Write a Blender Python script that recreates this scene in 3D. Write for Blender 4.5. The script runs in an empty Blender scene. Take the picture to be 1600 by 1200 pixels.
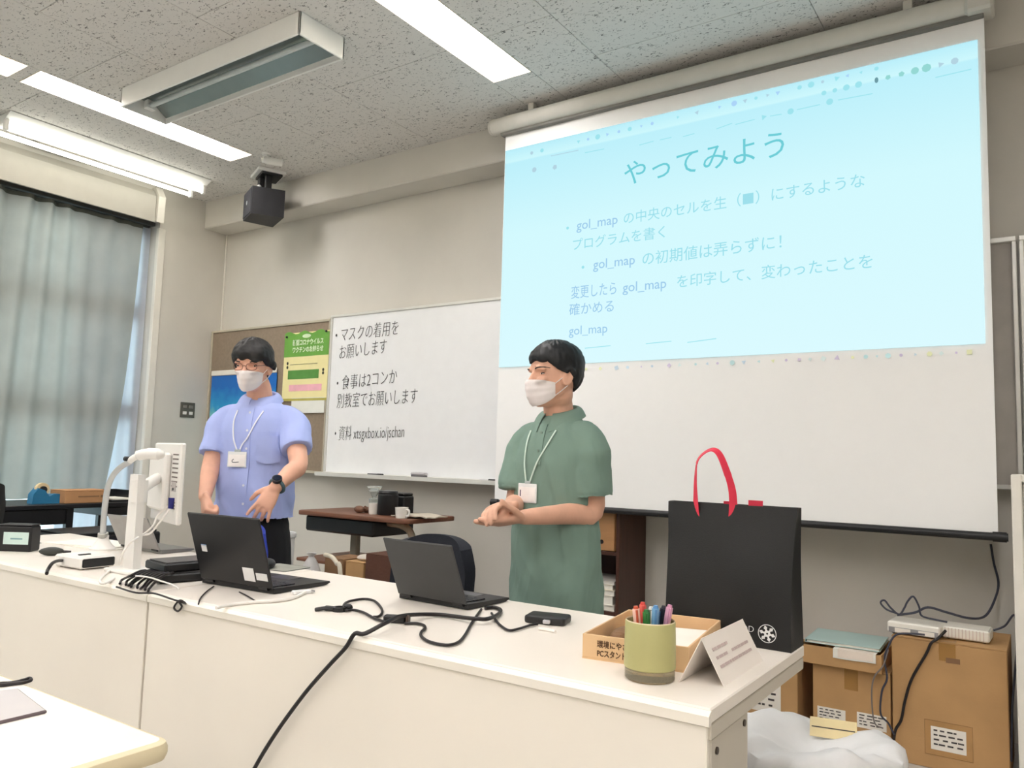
import bpy, bmesh, math, random
from mathutils import Vector, Matrix, noise
from mathutils.bvhtree import BVHTree
random.seed(7)
S = bpy.context.scene
COL = S.collection
PI = math.pi

# ------------------------------------------------------------------ camera
CAM_H = 1.20
YAW, PITCH, ROLL, FPX = math.radians(34.42418), math.radians(5.30112), math.radians(1.66153), 1236.01
_f = Vector((-math.sin(YAW)*math.cos(PITCH), math.cos(YAW)*math.cos(PITCH), math.sin(PITCH)))
_r0 = Vector((math.cos(YAW), math.sin(YAW), 0)); _u0 = _r0.cross(_f)
_r = math.cos(ROLL)*_r0 + math.sin(ROLL)*_u0
_u = -math.sin(ROLL)*_r0 + math.cos(ROLL)*_u0
CAMP = Vector((0, 0, CAM_H))
cd = bpy.data.cameras.new('camera'); cam = bpy.data.objects.new('camera', cd); COL.objects.link(cam)
cd.sensor_width = 36.0; cd.lens = FPX/1600*36.0; cd.clip_start = 0.05
cam.matrix_world = Matrix(((_r.x, _u.x, -_f.x, 0), (_r.y, _u.y, -_f.y, 0), (_r.z, _u.z, -_f.z, CAM_H), (0, 0, 0, 1)))
S.camera = cam

# ------------------------------------------------------------------ world, exposure
S.view_settings.view_transform = 'Standard'; S.view_settings.look = 'None'
S.view_settings.gamma = 1.0; S.view_settings.use_curve_mapping = False
EXPO = 1.17
S.view_settings.exposure = EXPO
W = bpy.data.worlds.new('overcast_sky'); S.world = W; W.use_nodes = True
bg = W.node_tree.nodes['Background']; bg.inputs['Color'].default_value = (0.74, 0.92, 1.0, 1); bg.inputs['Strength'].default_value = 1.3
LAMP = 9.5          # strength of every lit fluorescent lamp in the room

# photo pixel (1600x1200) -> world point on a known plane
def ray(u, v): return _r*(u-800)+_u*(600-v)+_f*FPX
def onz(u, v, z): d = ray(u, v); return CAMP+d*((z-CAM_H)/d.z)
def ony(u, v, y): d = ray(u, v); return CAMP+d*(y/d.y)
def onx(u, v, x): d = ray(u, v); return CAMP+d*(x/d.x)
def ond(u, v, dep): return CAMP+ray(u, v)*(dep/FPX)
def depth(p): return (Vector(p)-CAMP).dot(_f)
def V(*a): return Vector(a)

# ------------------------------------------------------------------ materials
def lin(c): 
    c = c/255.0
    return c/12.92 if c <= 0.04045 else ((c+0.055)/1.055)**2.4
def rgb(c): return (lin(c[0]), lin(c[1]), lin(c[2]), 1)
MATS = {}
def mat(name, c, rough=0.5, metal=0.0, var=0.06, scale=12, bump=0.0, bscale=90, emit=0, trans=0.0, glass=0.0, alpha=1.0, c2=None, stretch=None, spec=None, detail=4):
    if name in MATS: return MATS[name]
    m = bpy.data.materials.new(name); m.use_nodes = True; MATS[name] = m
    nt = m.node_tree; N = nt.nodes; L = nt.links
    b = N['Principled BSDF']; out = N['Material Output']
    tc = N.new('ShaderNodeTexCoord'); mp = N.new('ShaderNodeMapping'); L.new(tc.outputs['Object'], mp.inputs['Vector'])
    if stretch: mp.inputs['Scale'].default_value = stretch
    nz = N.new('ShaderNodeTexNoise'); nz.inputs['Scale'].default_value = scale; nz.inputs['Detail'].default_value = detail
    L.new(mp.outputs['Vector'], nz.inputs['Vector'])
    cr = N.new('ShaderNodeValToRGB'); L.new(nz.outputs['Fac'], cr.inputs['Fac'])
    base = rgb(c)
    if c2 is None:
        a = tuple(max(0, x*(1-var)) for x in base[:3])+(1,); e = tuple(min(1, x*(1+var)) for x in base[:3])+(1,)
    else: a = base; e = rgb(c2)
    cr.color_ramp.elements[0].position = 0.35; cr.color_ramp.elements[1].position = 0.65
    cr.color_ramp.elements[0].color = a; cr.color_ramp.elements[1].color = e
    L.new(cr.outputs['Color'], b.inputs['Base Color'])
    b.inputs['Roughness'].default_value = rough; b.inputs['Metallic'].default_value = metal
    if spec is not None: b.inputs['Specular IOR Level'].default_value = spec
    if glass: b.inputs['Transmission Weight'].default_value = glass; b.inputs['IOR'].default_value = 1.45
    if alpha < 1: b.inputs['Alpha'].default_value = alpha
    if emit:
        b.inputs['Emission Color'].default_value = base; b.inputs['Emission Strength'].default_value = emit
    if bump:
        n2 = N.new('ShaderNodeTexNoise'); n2.inputs['Scale'].default_value = bscale; n2.inputs['Detail'].default_value = 5
        L.new(mp.outputs['Vector'], n2.inputs['Vector'])
        bp = N.new('ShaderNodeBump'); bp.inputs['Strength'].default_value = bump; bp.inputs['Distance'].default_value = 0.01
        L.new(n2.outputs['Fac'], bp.inputs['Height']); L.new(bp.outputs['Normal'], b.inputs['Normal'])
    if trans:
        t = N.new('ShaderNodeBsdfTranslucent'); L.new(cr.outputs['Color'], t.inputs['Color'])
        mx = N.new('ShaderNodeMixShader'); mx.inputs['Fac'].default_value = trans
        L.new(b.outputs['BSDF'], mx.inputs[1]); L.new(t.outputs['BSDF'], mx.inputs[2]); L.new(mx.outputs['Shader'], out.inputs['Surface'])
    return m
def emat(name, c, s=1.0):
    if name in MATS: return MATS[name]
    m = bpy.data.materials.new(name); m.use_nodes = True; MATS[name] = m
    nt = m.node_tree; nt.nodes.remove(nt.nodes['Principled BSDF'])
    e = nt.nodes.new('ShaderNodeEmission'); e.inputs['Color'].default_value = rgb(c); e.inputs['Strength'].default_value = s
    nt.links.new(e.outputs['Emission'], nt.nodes['Material Output'].inputs['Surface'])
    return m

# ------------------------------------------------------------------ mesh building
class G:
    def __init__(s): s.v = []; s.f = []; s.flat = False
    def add(s, vs, fs, M=None):
        o = len(s.v)
        s.v += [(M @ Vector(p) if M else Vector(p)) for p in vs]
        s.f += [tuple(i+o for i in f) for f in fs]
        return s
    def box(s, c, size, bev=0.0, M=None, seg=1):
        bm = bmesh.new(); bmesh.ops.create_cube(bm, size=1)
        for v in bm.verts: v.co = Vector((v.co.x*size[0]+c[0], v.co.y*size[1]+c[1], v.co.z*size[2]+c[2]))
        if bev: bmesh.ops.bevel(bm, geom=list(bm.edges), offset=bev, segments=seg, profile=0.5, affect='EDGES')
        bm.verts.index_update()
        s.add([v.co for v in bm.verts], [[v.index for v in f.verts] for f in bm.faces], M); bm.free(); return s
    def bx(s, x0, x1, y0, y1, z0, z1, bev=0.0, M=None, seg=1):
        return s.box(((x0+x1)/2, (y0+y1)/2, (z0+z1)/2), (abs(x1-x0), abs(y1-y0), abs(z1-z0)), bev, M, seg)
    def rings(s, R, cap0=True, cap1=True, closed=True, loop=False, M=None):
        n = len(R[0]); vs = [p for r in R for p in r]; fs = []
        m = len(R)
        for i in range(m if loop else m-1):
            j = (i+1) % m
            for k in range(n if closed else n-1):
                l = (k+1) % n
                fs.append((i*n+k, i*n+l, j*n+l, j*n+k))
        if not loop and cap0: fs.append(tuple(reversed(range(n))))
        if not loop and cap1: fs.append(tuple(range((m-1)*n, m*n)))
        return s.add(vs, fs, M)
    def tube(s, pts, r, n=8, cap=True, closed=False, M=None, round_=False, flat=None):
        P = [Vector(p) for p in pts]; R = []
        rr = r if isinstance(r, (list, tuple)) else [r]*len(P)
        up = None
        seq = []
        for i, p in enumerate(P):
            if closed: t = P[(i+1) % len(P)]-P[i-1]
            else: t = P[min(i+1, len(P)-1)]-P[max(i-1, 0)]
            if t.length < 1e-9: t = Vector((0, 0, 1))
            t.normalize()
            if up is None:
                up = Vector((0, 0, 1)) if abs(t.z) < 0.9 else Vector((1, 0, 0))
            a = (up-t*up.dot(t))
            if a.length < 1e-6: a = t.orthogonal()
            a.normalize(); up = a; b = t.cross(a)
            seq.append((p, t, a, b, rr[i]))
        def ring(p, a, b, q): return [p+(a*math.cos(2*PI*k/n)*(flat or 1)+b*math.sin(2*PI*k/n))*q for k in range(n)]
        if round_ and not closed:
            p, t, a, b, q = seq[0]
            for e in (0.08, 0.35, 0.7): R.append(ring(p-t*q*math.cos(e*PI/2), a, b, q*math.sin(e*PI/2)))
        for p, t, a, b, q in seq: R.append(ring(p, a, b, q))
        if round_ and not closed:
            p, t, a, b, q = seq[-1]
            for e in (0.7, 0.35, 0.08): R.append(ring(p+t*q*math.cos(e*PI/2), a, b, q*math.sin(e*PI/2)))
        return s.rings(R, cap, cap, True, closed, M)
    def cyl(s, p0, p1, r0, r1=None, n=20, M=None):
        return s.tube([p0, p1], [r0, r0 if r1 is None else r1], n, M=M)
    def lathe(s, prof, n=32, c=(0, 0, 0), M=None, cap0=False, cap1=False, wob=None):
        R = []
        for i, (r, z) in enumerate(prof):
            R.append([Vector((c[0]+r*(1+(wob(k/n, i) if wob else 0))*math.cos(2*PI*k/n), c[1]+r*(1+(wob(k/n, i) if wob else 0))*math.sin(2*PI*k/n), c[2]+z)) for k in range(n)])
        return s.rings(R, cap0, cap1, M=M)
    def prism(s, poly, d, M=None):   # polygon of 3-D points pushed along d
        P = [Vector(p) for p in poly]; d = Vector(d); n = len(P)
        vs = P+[p+d for p in P]
        fs = [tuple(range(n)), tuple(reversed(range(n, 2*n)))]+[(i, (i+n), ((i+1) % n)+n, (i+1) % n) for i in range(n)]
        return s.add(vs, fs, M)
    def grid(s, fn, nu, nv, M=None, thick=0.0):
        vs = [Vector(fn(i/nu, j/nv)) for i in range(nu+1) for j in range(nv+1)]
        w = nv+1
        fs = [(i*w+j, (i+1)*w+j, (i+1)*w+j+1, i*w+j+1) for i in range(nu) for j in range(nv)]
        if thick:
            bm = bmesh.new(); bv = [bm.verts.new(v) for v in vs]
            for f in fs: bm.faces.new([bv[i] for i in f])
            bm.normal_update()
            bmesh.ops.solidify(bm, geom=list(bm.faces), thickness=thick)
            bm.verts.index_update()
            s.add([v.co.copy() for v in bm.verts], [[v.index for v in f.verts] for f in bm.faces], M); bm.free(); return s
        return s.add(vs, fs, M)
    def ball(s, c, r, n=16, m=10, M=None):
        r = r if isinstance(r, (tuple, list)) else (r, r, r)
        R = [[Vector((c[0]+r[0]*math.sin(PI*(i+.02)/(m+.04))*math.cos(2*PI*k/n), c[1]+r[1]*math.sin(PI*(i+.02)/(m+.04))*math.sin(2*PI*k/n), c[2]-r[2]*math.cos(PI*(i+.02)/(m+.04)))) for k in range(n)] for i in range(m+1)]
        return s.rings(R, M=M)

def mesh_of(g, name='mesh', angle=35):
    me = bpy.data.meshes.new(name); me.from_pydata(g.v, [], g.f)
    bm = bmesh.new(); bm.from_mesh(me); bmesh.ops.recalc_face_normals(bm, faces=list(bm.faces)); bm.to_mesh(me); bm.free()
    for p in me.polygons: p.use_smooth = True
    me.set_sharp_from_angle(angle=math.radians(angle))
    return me
def obj(name, g, m, parent=None, loc=None, angle=35, label=None):
    me = g if isinstance(g, bpy.types.Mesh) else mesh_of(g, name, angle)
    me.materials.clear(); me.materials.append(m)
    o = bpy.data.objects.new(name, me); COL.objects.link(o)
    if loc is not None: o.location = loc
    if parent: o.parent = parent
    if label: o['label'] = label
    return o
def tag(o, label, cat, group=None):
    o['label'] = label; o['category'] = cat
    if group: o['group'] = group
    return o
def thing(name, label, cat, loc=(0, 0, 0), rz=0.0, group=None):
    o = bpy.data.objects.new(name, None); o.empty_display_size = 0.05; COL.objects.link(o)
    o.location = loc; o.rotation_euler = (0, 0, rz)
    return tag(o, label, cat, group)
def struct(name, g, m, parent=None, angle=35):
    o = obj(name, g, m, parent, angle=angle)
    if not parent: o['kind'] = 'structure'
    return o
def text(name, body, size, m, parent, loc, rot=(PI/2, 0, 0), ext=0.0003, align='LEFT', shear=0.0, sx=1.0, space=1.0, offset=0.0):
    c = bpy.data.curves.new(name, 'FONT'); c.body = body; c.size = size; c.extrude = ext; c.align_x = align; c.shear = shear; c.space_character = space; c.resolution_u = 3; c.offset = offset
    t = bpy.data.objects.new(name, c); COL.objects.link(t); bpy.context.view_layer.update()
    me = bpy.data.meshes.new_from_object(t.evaluated_get(bpy.context.evaluated_depsgraph_get()))
    bpy.data.objects.remove(t); bpy.data.curves.remove(c)
    me.materials.clear(); me.materials.append(m); me.name = name
    o = bpy.data.objects.new(name, me); COL.objects.link(o); o.parent = parent; o.location = loc; o.rotation_euler = rot; o.scale = (sx, 1, 1)
    return o
def remesh(g, voxel, smooth=4, fac=0.5):
    me = bpy.data.meshes.new('tmp'); me.from_pydata(g.v, [], g.f)
    bm = bmesh.new(); bm.from_mesh(me); bmesh.ops.recalc_face_normals(bm, faces=list(bm.faces)); bm.to_mesh(me); bm.free()
    o = bpy.data.objects.new('tmp', me); COL.objects.link(o)
    r = o.modifiers.new('r', 'REMESH'); r.mode = 'VOXEL'; r.voxel_size = voxel
    if smooth: q = o.modifiers.new('s', 'SMOOTH'); q.factor = fac; q.iterations = smooth
    bpy.context.view_layer.update()
    res = bpy.data.meshes.new_from_object(o.evaluated_get(bpy.context.evaluated_depsgraph_get()))
    bpy.data.objects.remove(o); bpy.data.meshes.remove(me)
    for p in res.polygons: p.use_smooth = True
    return res
def smooth_path(pts, k=6):
    P = [Vector(p) for p in pts]; out = []
    for i in range(len(P)-1):
        a = P[max(i-1, 0)]; b = P[i]; c = P[i+1]; d = P[min(i+2, len(P)-1)]
        for j in range(k):
            t = j/k
            out.append(0.5*((2*b)+(c-a)*t+(2*a-5*b+4*c-d)*t*t+(-a+3*b-3*c+d)*t**3))
    out.append(P[-1]); return out
def copy_tree(o, parent=None):
    c = o.copy(); COL.objects.link(c); c.parent = parent
    for ch in list(o.children): copy_tree(ch, c)
    return c
# ================================================================== THE ROOM
YW, XL, ZC = 4.30, -6.11, 3.36
XR, YB = 2.6, -5.2
YP = 3.65                       # pier starts here, window recess before it
M_wall = mat('wall_paint', (216, 212, 203), 0.85, var=0.03, scale=2.5, bump=0.05, bscale=60)
M_trimw = mat('white_trim', (236, 232, 222), 0.5, var=0.02)
M_floor = mat('vinyl_floor', (194, 191, 186), 0.4, var=0.08, scale=30)

struct('floor', G().bx(XL-.5, XR+.2, YB-.2, YW+.2, -.1, 0), M_floor)
struct('wall_front', G().bx(XL, XR, YW, YW+.2, 0, ZC+.15), M_wall)
struct('wall_right', G().bx(XR, XR+.2, YB, YW+.2, 0, ZC+.15), M_wall)
struct('wall_back', G().bx(XL-.5, XR, YB-.2, YB, 0, ZC+.15), M_wall)
# left wall: pier beside the front wall, low sill wall, lintel, far pier
WY0, WY1, WZ0, WZ1 = -1.6, YP, 0.35, 3.05
gl = G()
gl.bx(XL-.45, XL, YP, YW+.2, 0, ZC+.15)
gl.bx(XL-.45, XL-.13, WY0, WY1, 0, WZ0)
gl.bx(XL-.45, XL, WY0, WY1, WZ1+.02, ZC+.15)
gl.bx(XL-.45, XL, YB, WY0, 0, ZC+.15)
struct('wall_left', gl, M_wall)
# dropped beam along the front wall
struct('trim_1', G().bx(XL, XR, 4.06, YW, 3.12, ZC+.02, 0.008), M_wall)
# corner bead of the pier and the joint strip in the corner
struct('trim_2', G().bx(XL-.03, XL+.012, YP-.012, YP+.05, 0, 3.02, 0.004), M_trimw)
struct('trim_3', G().bx(XL, XL+.012, YW-.014, YW, 0, 3.12, 0.002), M_trimw)

# ---- ceiling of rock-wool panels
def ceiling_mat():
    m = bpy.data.materials.new('rockwool_panel'); m.use_nodes = True; nt = m.node_tree; N = nt.nodes; L = nt.links
    b = N['Principled BSDF']; b.inputs['Roughness'].default_value = 0.9
    tc = N.new('ShaderNodeTexCoord')
    nz = N.new('ShaderNodeTexNoise'); nz.inputs['Scale'].default_value = 46; nz.inputs['Detail'].default_value = 3; nz.inputs['Distortion'].default_value = 1.2
    mp = N.new('ShaderNodeMapping'); mp.inputs['Scale'].default_value = (1.0, 1.7, 1); L.new(tc.outputs['Object'], mp.inputs['Vector']); L.new(mp.outputs['Vector'], nz.inputs['Vector'])
    cr = N.new('ShaderNodeValToRGB'); L.new(nz.outputs['Fac'], cr.inputs['Fac'])
    e = cr.color_ramp.elements; e[0].position = 0.34; e[0].color = rgb((126, 124, 120)); e[1].position = 0.40; e[1].color = rgb((224, 221, 216))
    L.new(cr.outputs['Color'], b.inputs['Base Color'])
    bp = N.new('ShaderNodeBump'); bp.inputs['Strength'].default_value = 0.5; bp.inputs['Distance'].default_value = 0.004
    L.new(cr.outputs['Color'], bp.inputs['Height']); L.new(bp.outputs['Normal'], b.inputs['Normal'])
    return m
M_ceil = ceiling_mat()
ceil = struct('ceiling', G().bx(XL-.5, XR+.2, YB-.2, YW+.2, ZC+.14, ZC+.2), mat('slab_above', (120, 116, 110), 0.9))
LA = (-5.06, -4.80); LB = (-2.62, -2.36); LCx = (-0.18, 0.08); LD = (2.1, 2.36)
ROWS = [LA, LB, LCx, LD]
UNITS = [(3.545-1.545*k-1.48, 3.545-1.545*k) for k in range(5)]
rect = [(r[0], r[1], y0, y1) for r in ROWS for (y0, y1) in UNITS]
xs = sorted(set([XL-.02, -5.72, LA[0], LA[1], -4.15, -3.5, LB[0], LB[1], -1.97, -0.88, LCx[0], LCx[1], 0.66, 1.38, LD[0], LD[1], XR]))
ybase = [YW]+[3.545+.03-.91*k for k in range(0, 11) if 3.575-.91*k > YB]+[YB]
JG = 0.0016
for i in range(len(xs)-1):
    x0, x1 = xs[i], xs[i+1]
    row = [r for r in rect if abs(r[0]-x0) < 1e-6 and abs(r[1]-x1) < 1e-6]
    if row:
        ends = [YW]; 
        for r in sorted(row, key=lambda q: -q[3]): ends += [r[3], r[2]]
        ends.append(YB)
        spans = [(ends[k+1], ends[k]) for k in range(0, len(ends), 2)]
    else:
        off = 0.455 if i % 2 else 0
        yy = [YW]+[y for y in [3.575-.91*k-off for k in range(0, 11)] if YB < y < YW]+[YB]
        spans = [(yy[k+1], yy[k]) for k in range(len(yy)-1)]
    for (y0, y1) in spans:
        if y1-y0 < 0.004: continue
        obj('ceiling_panel', G().bx(x0+JG, x1-JG, y0+JG, y1-JG, ZC, ZC+.02, 0.001), M_ceil, ceil)

# ---- recessed troffer lights, all of them lit
M_lampbox = mat('troffer_enamel', (250, 240, 225), 0.4, var=0.01)
M_diff = emat('fluorescent_diffuser', (255, 251, 249), LAMP)
M_dull = mat('unlit_diffuser', (225, 226, 222), .5)
UNLIT = {(2, 0), (3, 0), (3, 1)}       # the lamps in front of the screen are switched off
def troffer(r, label, group='recessed ceiling lights', lit=True):
    x0, x1, y0, y1 = r
    t = thing('recessed_light', label, 'ceiling light', ((x0+x1)/2, (y0+y1)/2, ZC), 0, group)
    w, l = (x1-x0)/2, (y1-y0)/2
    g = G(); a = 0.004; top = 0.095
    g.bx(-w, -w+a, -l, l, -.003, top); g.bx(w-a, w, -l, l, -.003, top)
    g.bx(-w+a, w-a, -l, -l+a, -.003, top); g.bx(-w+a, w-a, l-a, l, -.003, top)
    g.bx(-w, w, -l, l, top, top+.006)
    obj('housing', g, M_lampbox, t)
    obj('diffuser', G().bx(-w+.012, w-.012, -l+.10, l-.10, .060, .075, 0.003), M_diff if lit else M_dull, t)
    return t
lab = {(0, 0): 'long recessed fluorescent ceiling light above the blue-shirted man', (0, 1): 'recessed ceiling light cut off by the left edge of the picture',
       (1, 0): 'recessed fluorescent ceiling light at the top, left of the screen housing'}
for i, r in enumerate(ROWS):
    for k, (y0, y1) in enumerate(UNITS):
        troffer((r[0], r[1], y0, y1), lab.get((i, k), 'lit recessed ceiling light outside the picture' if (i, k) not in UNLIT else 'switched-off recessed ceiling light outside the picture near the screen'), lit=(i, k) not in UNLIT)

# ---- surface mounted tube light by the window
M_enam = mat('white_enamel', (240, 240, 236), 0.35, var=0.01)
M_tube = emat('lit_tube', (255, 253, 240), LAMP*.36)
def tube_light(y0, y1, label):
    t = thing('tube_light', label, 'ceiling light', (-5.72, (y0+y1)/2, ZC), 0, 'window-side tube lights'); l = (y1-y0)/2
    g = G()
    g.prism([V(-.17, -l, -.005), V(.17, -l, -.005), V(.05, -l, -.065), V(-.05, -l, -.065)], (0, 2*l, 0))
    obj('reflector', g, M_enam, t)
    for s in (-1, 1):
        obj('tube', G().cyl((s*.085, -l+.03, -.085), (s*.085, l-.03, -.085), .016, n=12), M_tube, t)
        for e in (-1, 1): obj('socket', G().bx(s*.085-.018, s*.085+.018, e*(l-.015)-.012, e*(l-.015)+.012, -.11, -.03, .004), M_enam, t)
    return t
tube_light(2.23, 3.73, 'bright bare fluorescent tube light on the ceiling beside the curtain')
tube_light(0.55, 2.05, 'lit bare tube light outside the picture, nearer the back')
tube_light(-1.1, 0.4, 'lit bare tube light outside the picture, at the back')

# ---- unlit blackboard light with an angled reflector
p0 = onz(205, 135, ZC); p1 = onz(465, 3, ZC)
t = thing('board_light', 'unlit white box-shaped ceiling light with a deep grey trough', 'ceiling light', (-3.80, 2.59, ZC))
hw, hd = 0.80, 0.15
g = G(); a = .012
g.bx(-hw, hw, -hd, -hd+a, -.12, 0, .003); g.bx(-hw, -hw+a, -hd, hd, -.12, 0, .003); g.bx(hw-a, hw, -hd, hd, -.12, 0, .003)
g.bx(-hw, hw, hd-a, hd, -.12, 0, .003)
obj('housing', g, M_enam, t)
obj('reflector', G().prism([V(-hw+.01, -hd+.012, -.105), V(-hw+.01, -.05, -.03), V(-hw+.01, .06, -.03), V(-hw+.01, hd-.012, -.085), V(-hw+.01, hd-.012, -.004), V(-hw+.01, -hd+.012, -.004)], (2*hw-.02, 0, 0)), mat('reflector_grey', (150, 160, 158), 0.25, metal=0.6, var=0.03), t)
obj('tube', G().cyl((-hw+.06, .01, -.06), (hw-.06, .01, -.06), .016, n=12), mat('unlit_tube', (205, 212, 210), 0.3), t)
for e in (-1, 1): obj('socket', G().bx(e*(hw-.045)-.02, e*(hw-.045)+.02, -.02, .04, -.085, -.03, .004), M_enam, t)

# ---- small ceiling sensor
p = onz(416, 240, ZC)
t = thing('ceiling_sensor', 'small white cylindrical sensor on the ceiling by the long light', 'sensor', (p.x, p.y, ZC))
obj('base', G().lathe([(.0, -.012), (.03, -.012), (.034, -.006), (.034, 0)], 20), M_enam, t)
obj('arm', G().cyl((0, 0, -.01), (.01, .02, -.045), .008, n=10), M_enam, t)
obj('barrel', G().tube([(-.01, -.02, -.05), (.005, .01, -.05), (.06, .10, -.05)], [.022, .026, .026], 18), M_enam, t)
obj('lens', G().cyl((-.014, -.027, -.05), (-.008, -.018, -.05), .015, n=16), mat('sensor_lens', (250, 250, 240), 0.2), t)

# ---- window, sheer and drape
M_alu = mat('aluminium_frame', (150, 155, 155), 0.35, metal=0.7)
g = G(); XW = XL-.185
for y in (WY0+.03, WY0+1.3, WY0+2.6, WY1-1.15, WY1-.03): g.bx(XW-.03, XW+.03, y-.035, y+.035, WZ0, WZ1)
TR1, TR2 = onx(100, 637, XL-.1).z, onx(100, 468, XL-.1).z
for z in (WZ0+.03, TR1, TR2, WZ1-.03): g.bx(XW-.028, XW+.028, WY0, WY1, z-.07, z+.07)
win = struct('window_1', g, M_alu)
ys = [WY0+.065, WY0+1.265, WY0+2.565, WY1-1.185, WY1-.065]; 
yb_ = [(WY0+.065, WY0+1.265), (WY0+1.335, WY0+2.565), (WY0+2.635, WY1-1.185), (WY1-1.115, WY1-.065)]
zb_ = [(WZ0+.10, TR1-.07), (TR1+.07, TR2-.07), (TR2+.07, WZ1-.10)]
M_glass = mat('window_glass', (235, 245, 245), 0.02, glass=1.0, var=0.0)
for (a0, a1) in yb_:
    for (c0, c1) in zb_: obj('pane', G().bx(XW-.003, XW+.003, a0, a1, c0, c1), M_glass, win)
struct('trim_4', G().bx(XL-.14, XL-.005, WY0, WY1, WZ0, WZ0+.025, .004), M_trimw)
# pelmet
M_pel = mat('pelmet_cream', (188, 184, 174), 0.6, var=0.02)
t = thing('curtain_pelmet', 'long cream pelmet box with a flared end cap above the curtain', 'pelmet', (0, 0, 0))
obj('board', G().prism([V(XL+.005, WY0, 3.31), V(XL+.04, WY0, 3.31), V(XL+.085, WY0, 3.25), V(XL+.085, WY0, 3.035), V(XL+.065, WY0, 3.035), V(XL+.065, WY0, 3.24), V(XL+.005, WY0, 3.28)], (0, YP-.10-WY0, 0)), M_pel, t)
obj('end_cap', G().prism([V(XL+.001, YP-.09, 3.335), V(XL+.05, YP-.09, 3.335), V(XL+.11, YP-.09, 3.25), V(XL+.10, YP-.09, 3.036), V(XL+.001, YP-.09, 3.08)], (0, .06, 0)), M_trimw, t)
obj('rail', G().bx(XL-.135, XL-.10, WY0+.02, YP-.02, 3.035, 3.065, .004), mat('dark_rail', (60, 60, 55), 0.5), t)
obj('rail', G().bx(XL-.08, XL-.03, WY0+.02, YP-.02, 3.035, 3.065, .004), MATS['dark_rail'], t)
# heavy grey-green drape
def drape_mat():
    m = mat('drape_cloth', (186, 187, 180), 0.85, var=0.05, scale=5, trans=0.46, bump=0.1, bscale=300)
    return m
def drape(u, v):
    y = WY0+.05+(YP-.12-WY0-.05)*u
    z = 3.015-(3.015-.80)*v
    k = 0.5+0.5*v
    w = noise.noise(V(y*1.7, v*.8, 3))*.9
    x = XL-.045+.034*math.sin(y*2*PI/.17+w*3.0)*(.6+.4*math.sin(y*2.9+1))+.018*noise.noise(V(y*3.1, v*2.0, 1))
    if u > 0.93: y -= (u-.93)/.07*.16*v*v
    # photo: pinch pleats at the head
    if v < .05: x += .01*math.sin(y*2*PI/.12)
    return (x, y, z)
t = thing('curtain', 'tall grey-green pleated curtain drawn across the window', 'curtain', (0, 0, 0))
obj('cloth', G().grid(drape, 520, 30), drape_mat(), t)
obj('heading_tape', G().grid(lambda u, v: (drape(u, 0.0)[0]+.004, drape(u, 0)[1], 3.02-.03*v), 260, 2), mat('curtain_head', (90, 92, 84), 0.9), t)
def sheer(u, v):
    y = 3.05+(YP-.015-3.05)*u
    return (XL-.115+.012*math.sin(y*2*PI/.11+noise.noise(V(y*2, v, 0))*2), y, 3.03-(3.03-.42)*v)
tag(obj('sheer_curtain', G().grid(sheer, 90, 8), mat('sheer_cloth', (240, 244, 255), 0.9, var=0.02, trans=0.6)), 'white sheer curtain glowing between the drape and the pier', 'curtain')
# ceiling vent by the curtain
t = thing('ceiling_vent', 'grey slatted vent plate on the ceiling beside the curtain', 'vent', (XL+.13, 2.78, ZC))
obj('frame', G().bx(-.075, .075, -.22, .22, -.015, 0, .004), mat('vent_grey', (170, 166, 156), 0.6), t)
for k in range(7): obj('slat', G().bx(-.06+.018*k, -.048+.018*k, -.2, .2, -.024, -.012, .002), MATS['vent_grey'], t)
# ================================================================== FRONT WALL: boards, screen
YBD = 4.20                        # face of the boards, standing off the wall
M_frame = mat('board_frame_alu', (225, 224, 218), 0.35, metal=0.2, var=0.02)
M_ink = mat('marker_ink', (30, 30, 32), 0.6)
# bulletin board
bz0, bz1 = 1.035, 2.23
b0 = XL+.006; b1 = ony(512, 600, YBD).x-.006
t = thing('bulletin_board', 'brown felt bulletin board in the corner behind the blue-shirted man', 'bulletin board', ((b0+b1)/2, YW, 0))
hw = (b1-b0)/2
obj('felt', G().bx(-hw+.015, hw-.012, YBD-YW+.006, -.001, bz0+.015, bz1-.015), mat('brown_felt', (150, 134, 116), 0.95, var=0.06, scale=40, bump=0.2, bscale=400), t)
for n_, a in (('frame', (-hw, hw, bz1-.018, bz1)), ('frame', (-hw, hw, bz0, bz0+.018)), ('frame', (-hw, -hw+.018, bz0+.018, bz1-.018)), ('frame', (hw-.012, hw, bz0+.018, bz1-.018))):
    obj(n_, G().bx(a[0], a[1], YBD-YW-.004, -.001, a[2], a[3], .002), mat('bulletin_frame', (196, 188, 168), 0.5), t)
BB = t
# whiteboard
w0 = b1+.004; w1 = -1.2
t = thing('whiteboard', 'large whiteboard with handwritten Japanese notes', 'whiteboard', ((w0+w1)/2, YW, 0)); hw = (w1-w0)/2; ox = (w0+w1)/2
obj('panel', G().bx(-hw+.02, hw-.02, YBD-YW+.006, -.001, 1.05, 2.24), mat('whiteboard_enamel', (248, 249, 250), 0.25, var=0.01), t)
for a in ((-hw, hw, 2.235, 2.255), (-hw, hw, 1.035, 1.052), (-hw, -hw+.022, 1.052, 2.235), (hw-.022, hw, 1.052, 2.235)):
    obj('frame', G().bx(a[0], a[1], YBD-YW-.004, -.001, a[2], a[3], .003), M_frame, t)
obj('tray', G().prism([V(-hw, YBD-YW-.004, 1.05), V(-hw, YBD-YW-.075, 1.035), V(-hw, YBD-YW-.08, 1.05), V(-hw, YBD-YW-.085, 1.05), V(-hw, YBD-YW-.085, 1.022), V(-hw, YBD-YW-.004, 1.03)], (2*hw, 0, 0)), M_frame, t)
WB = t
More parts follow.
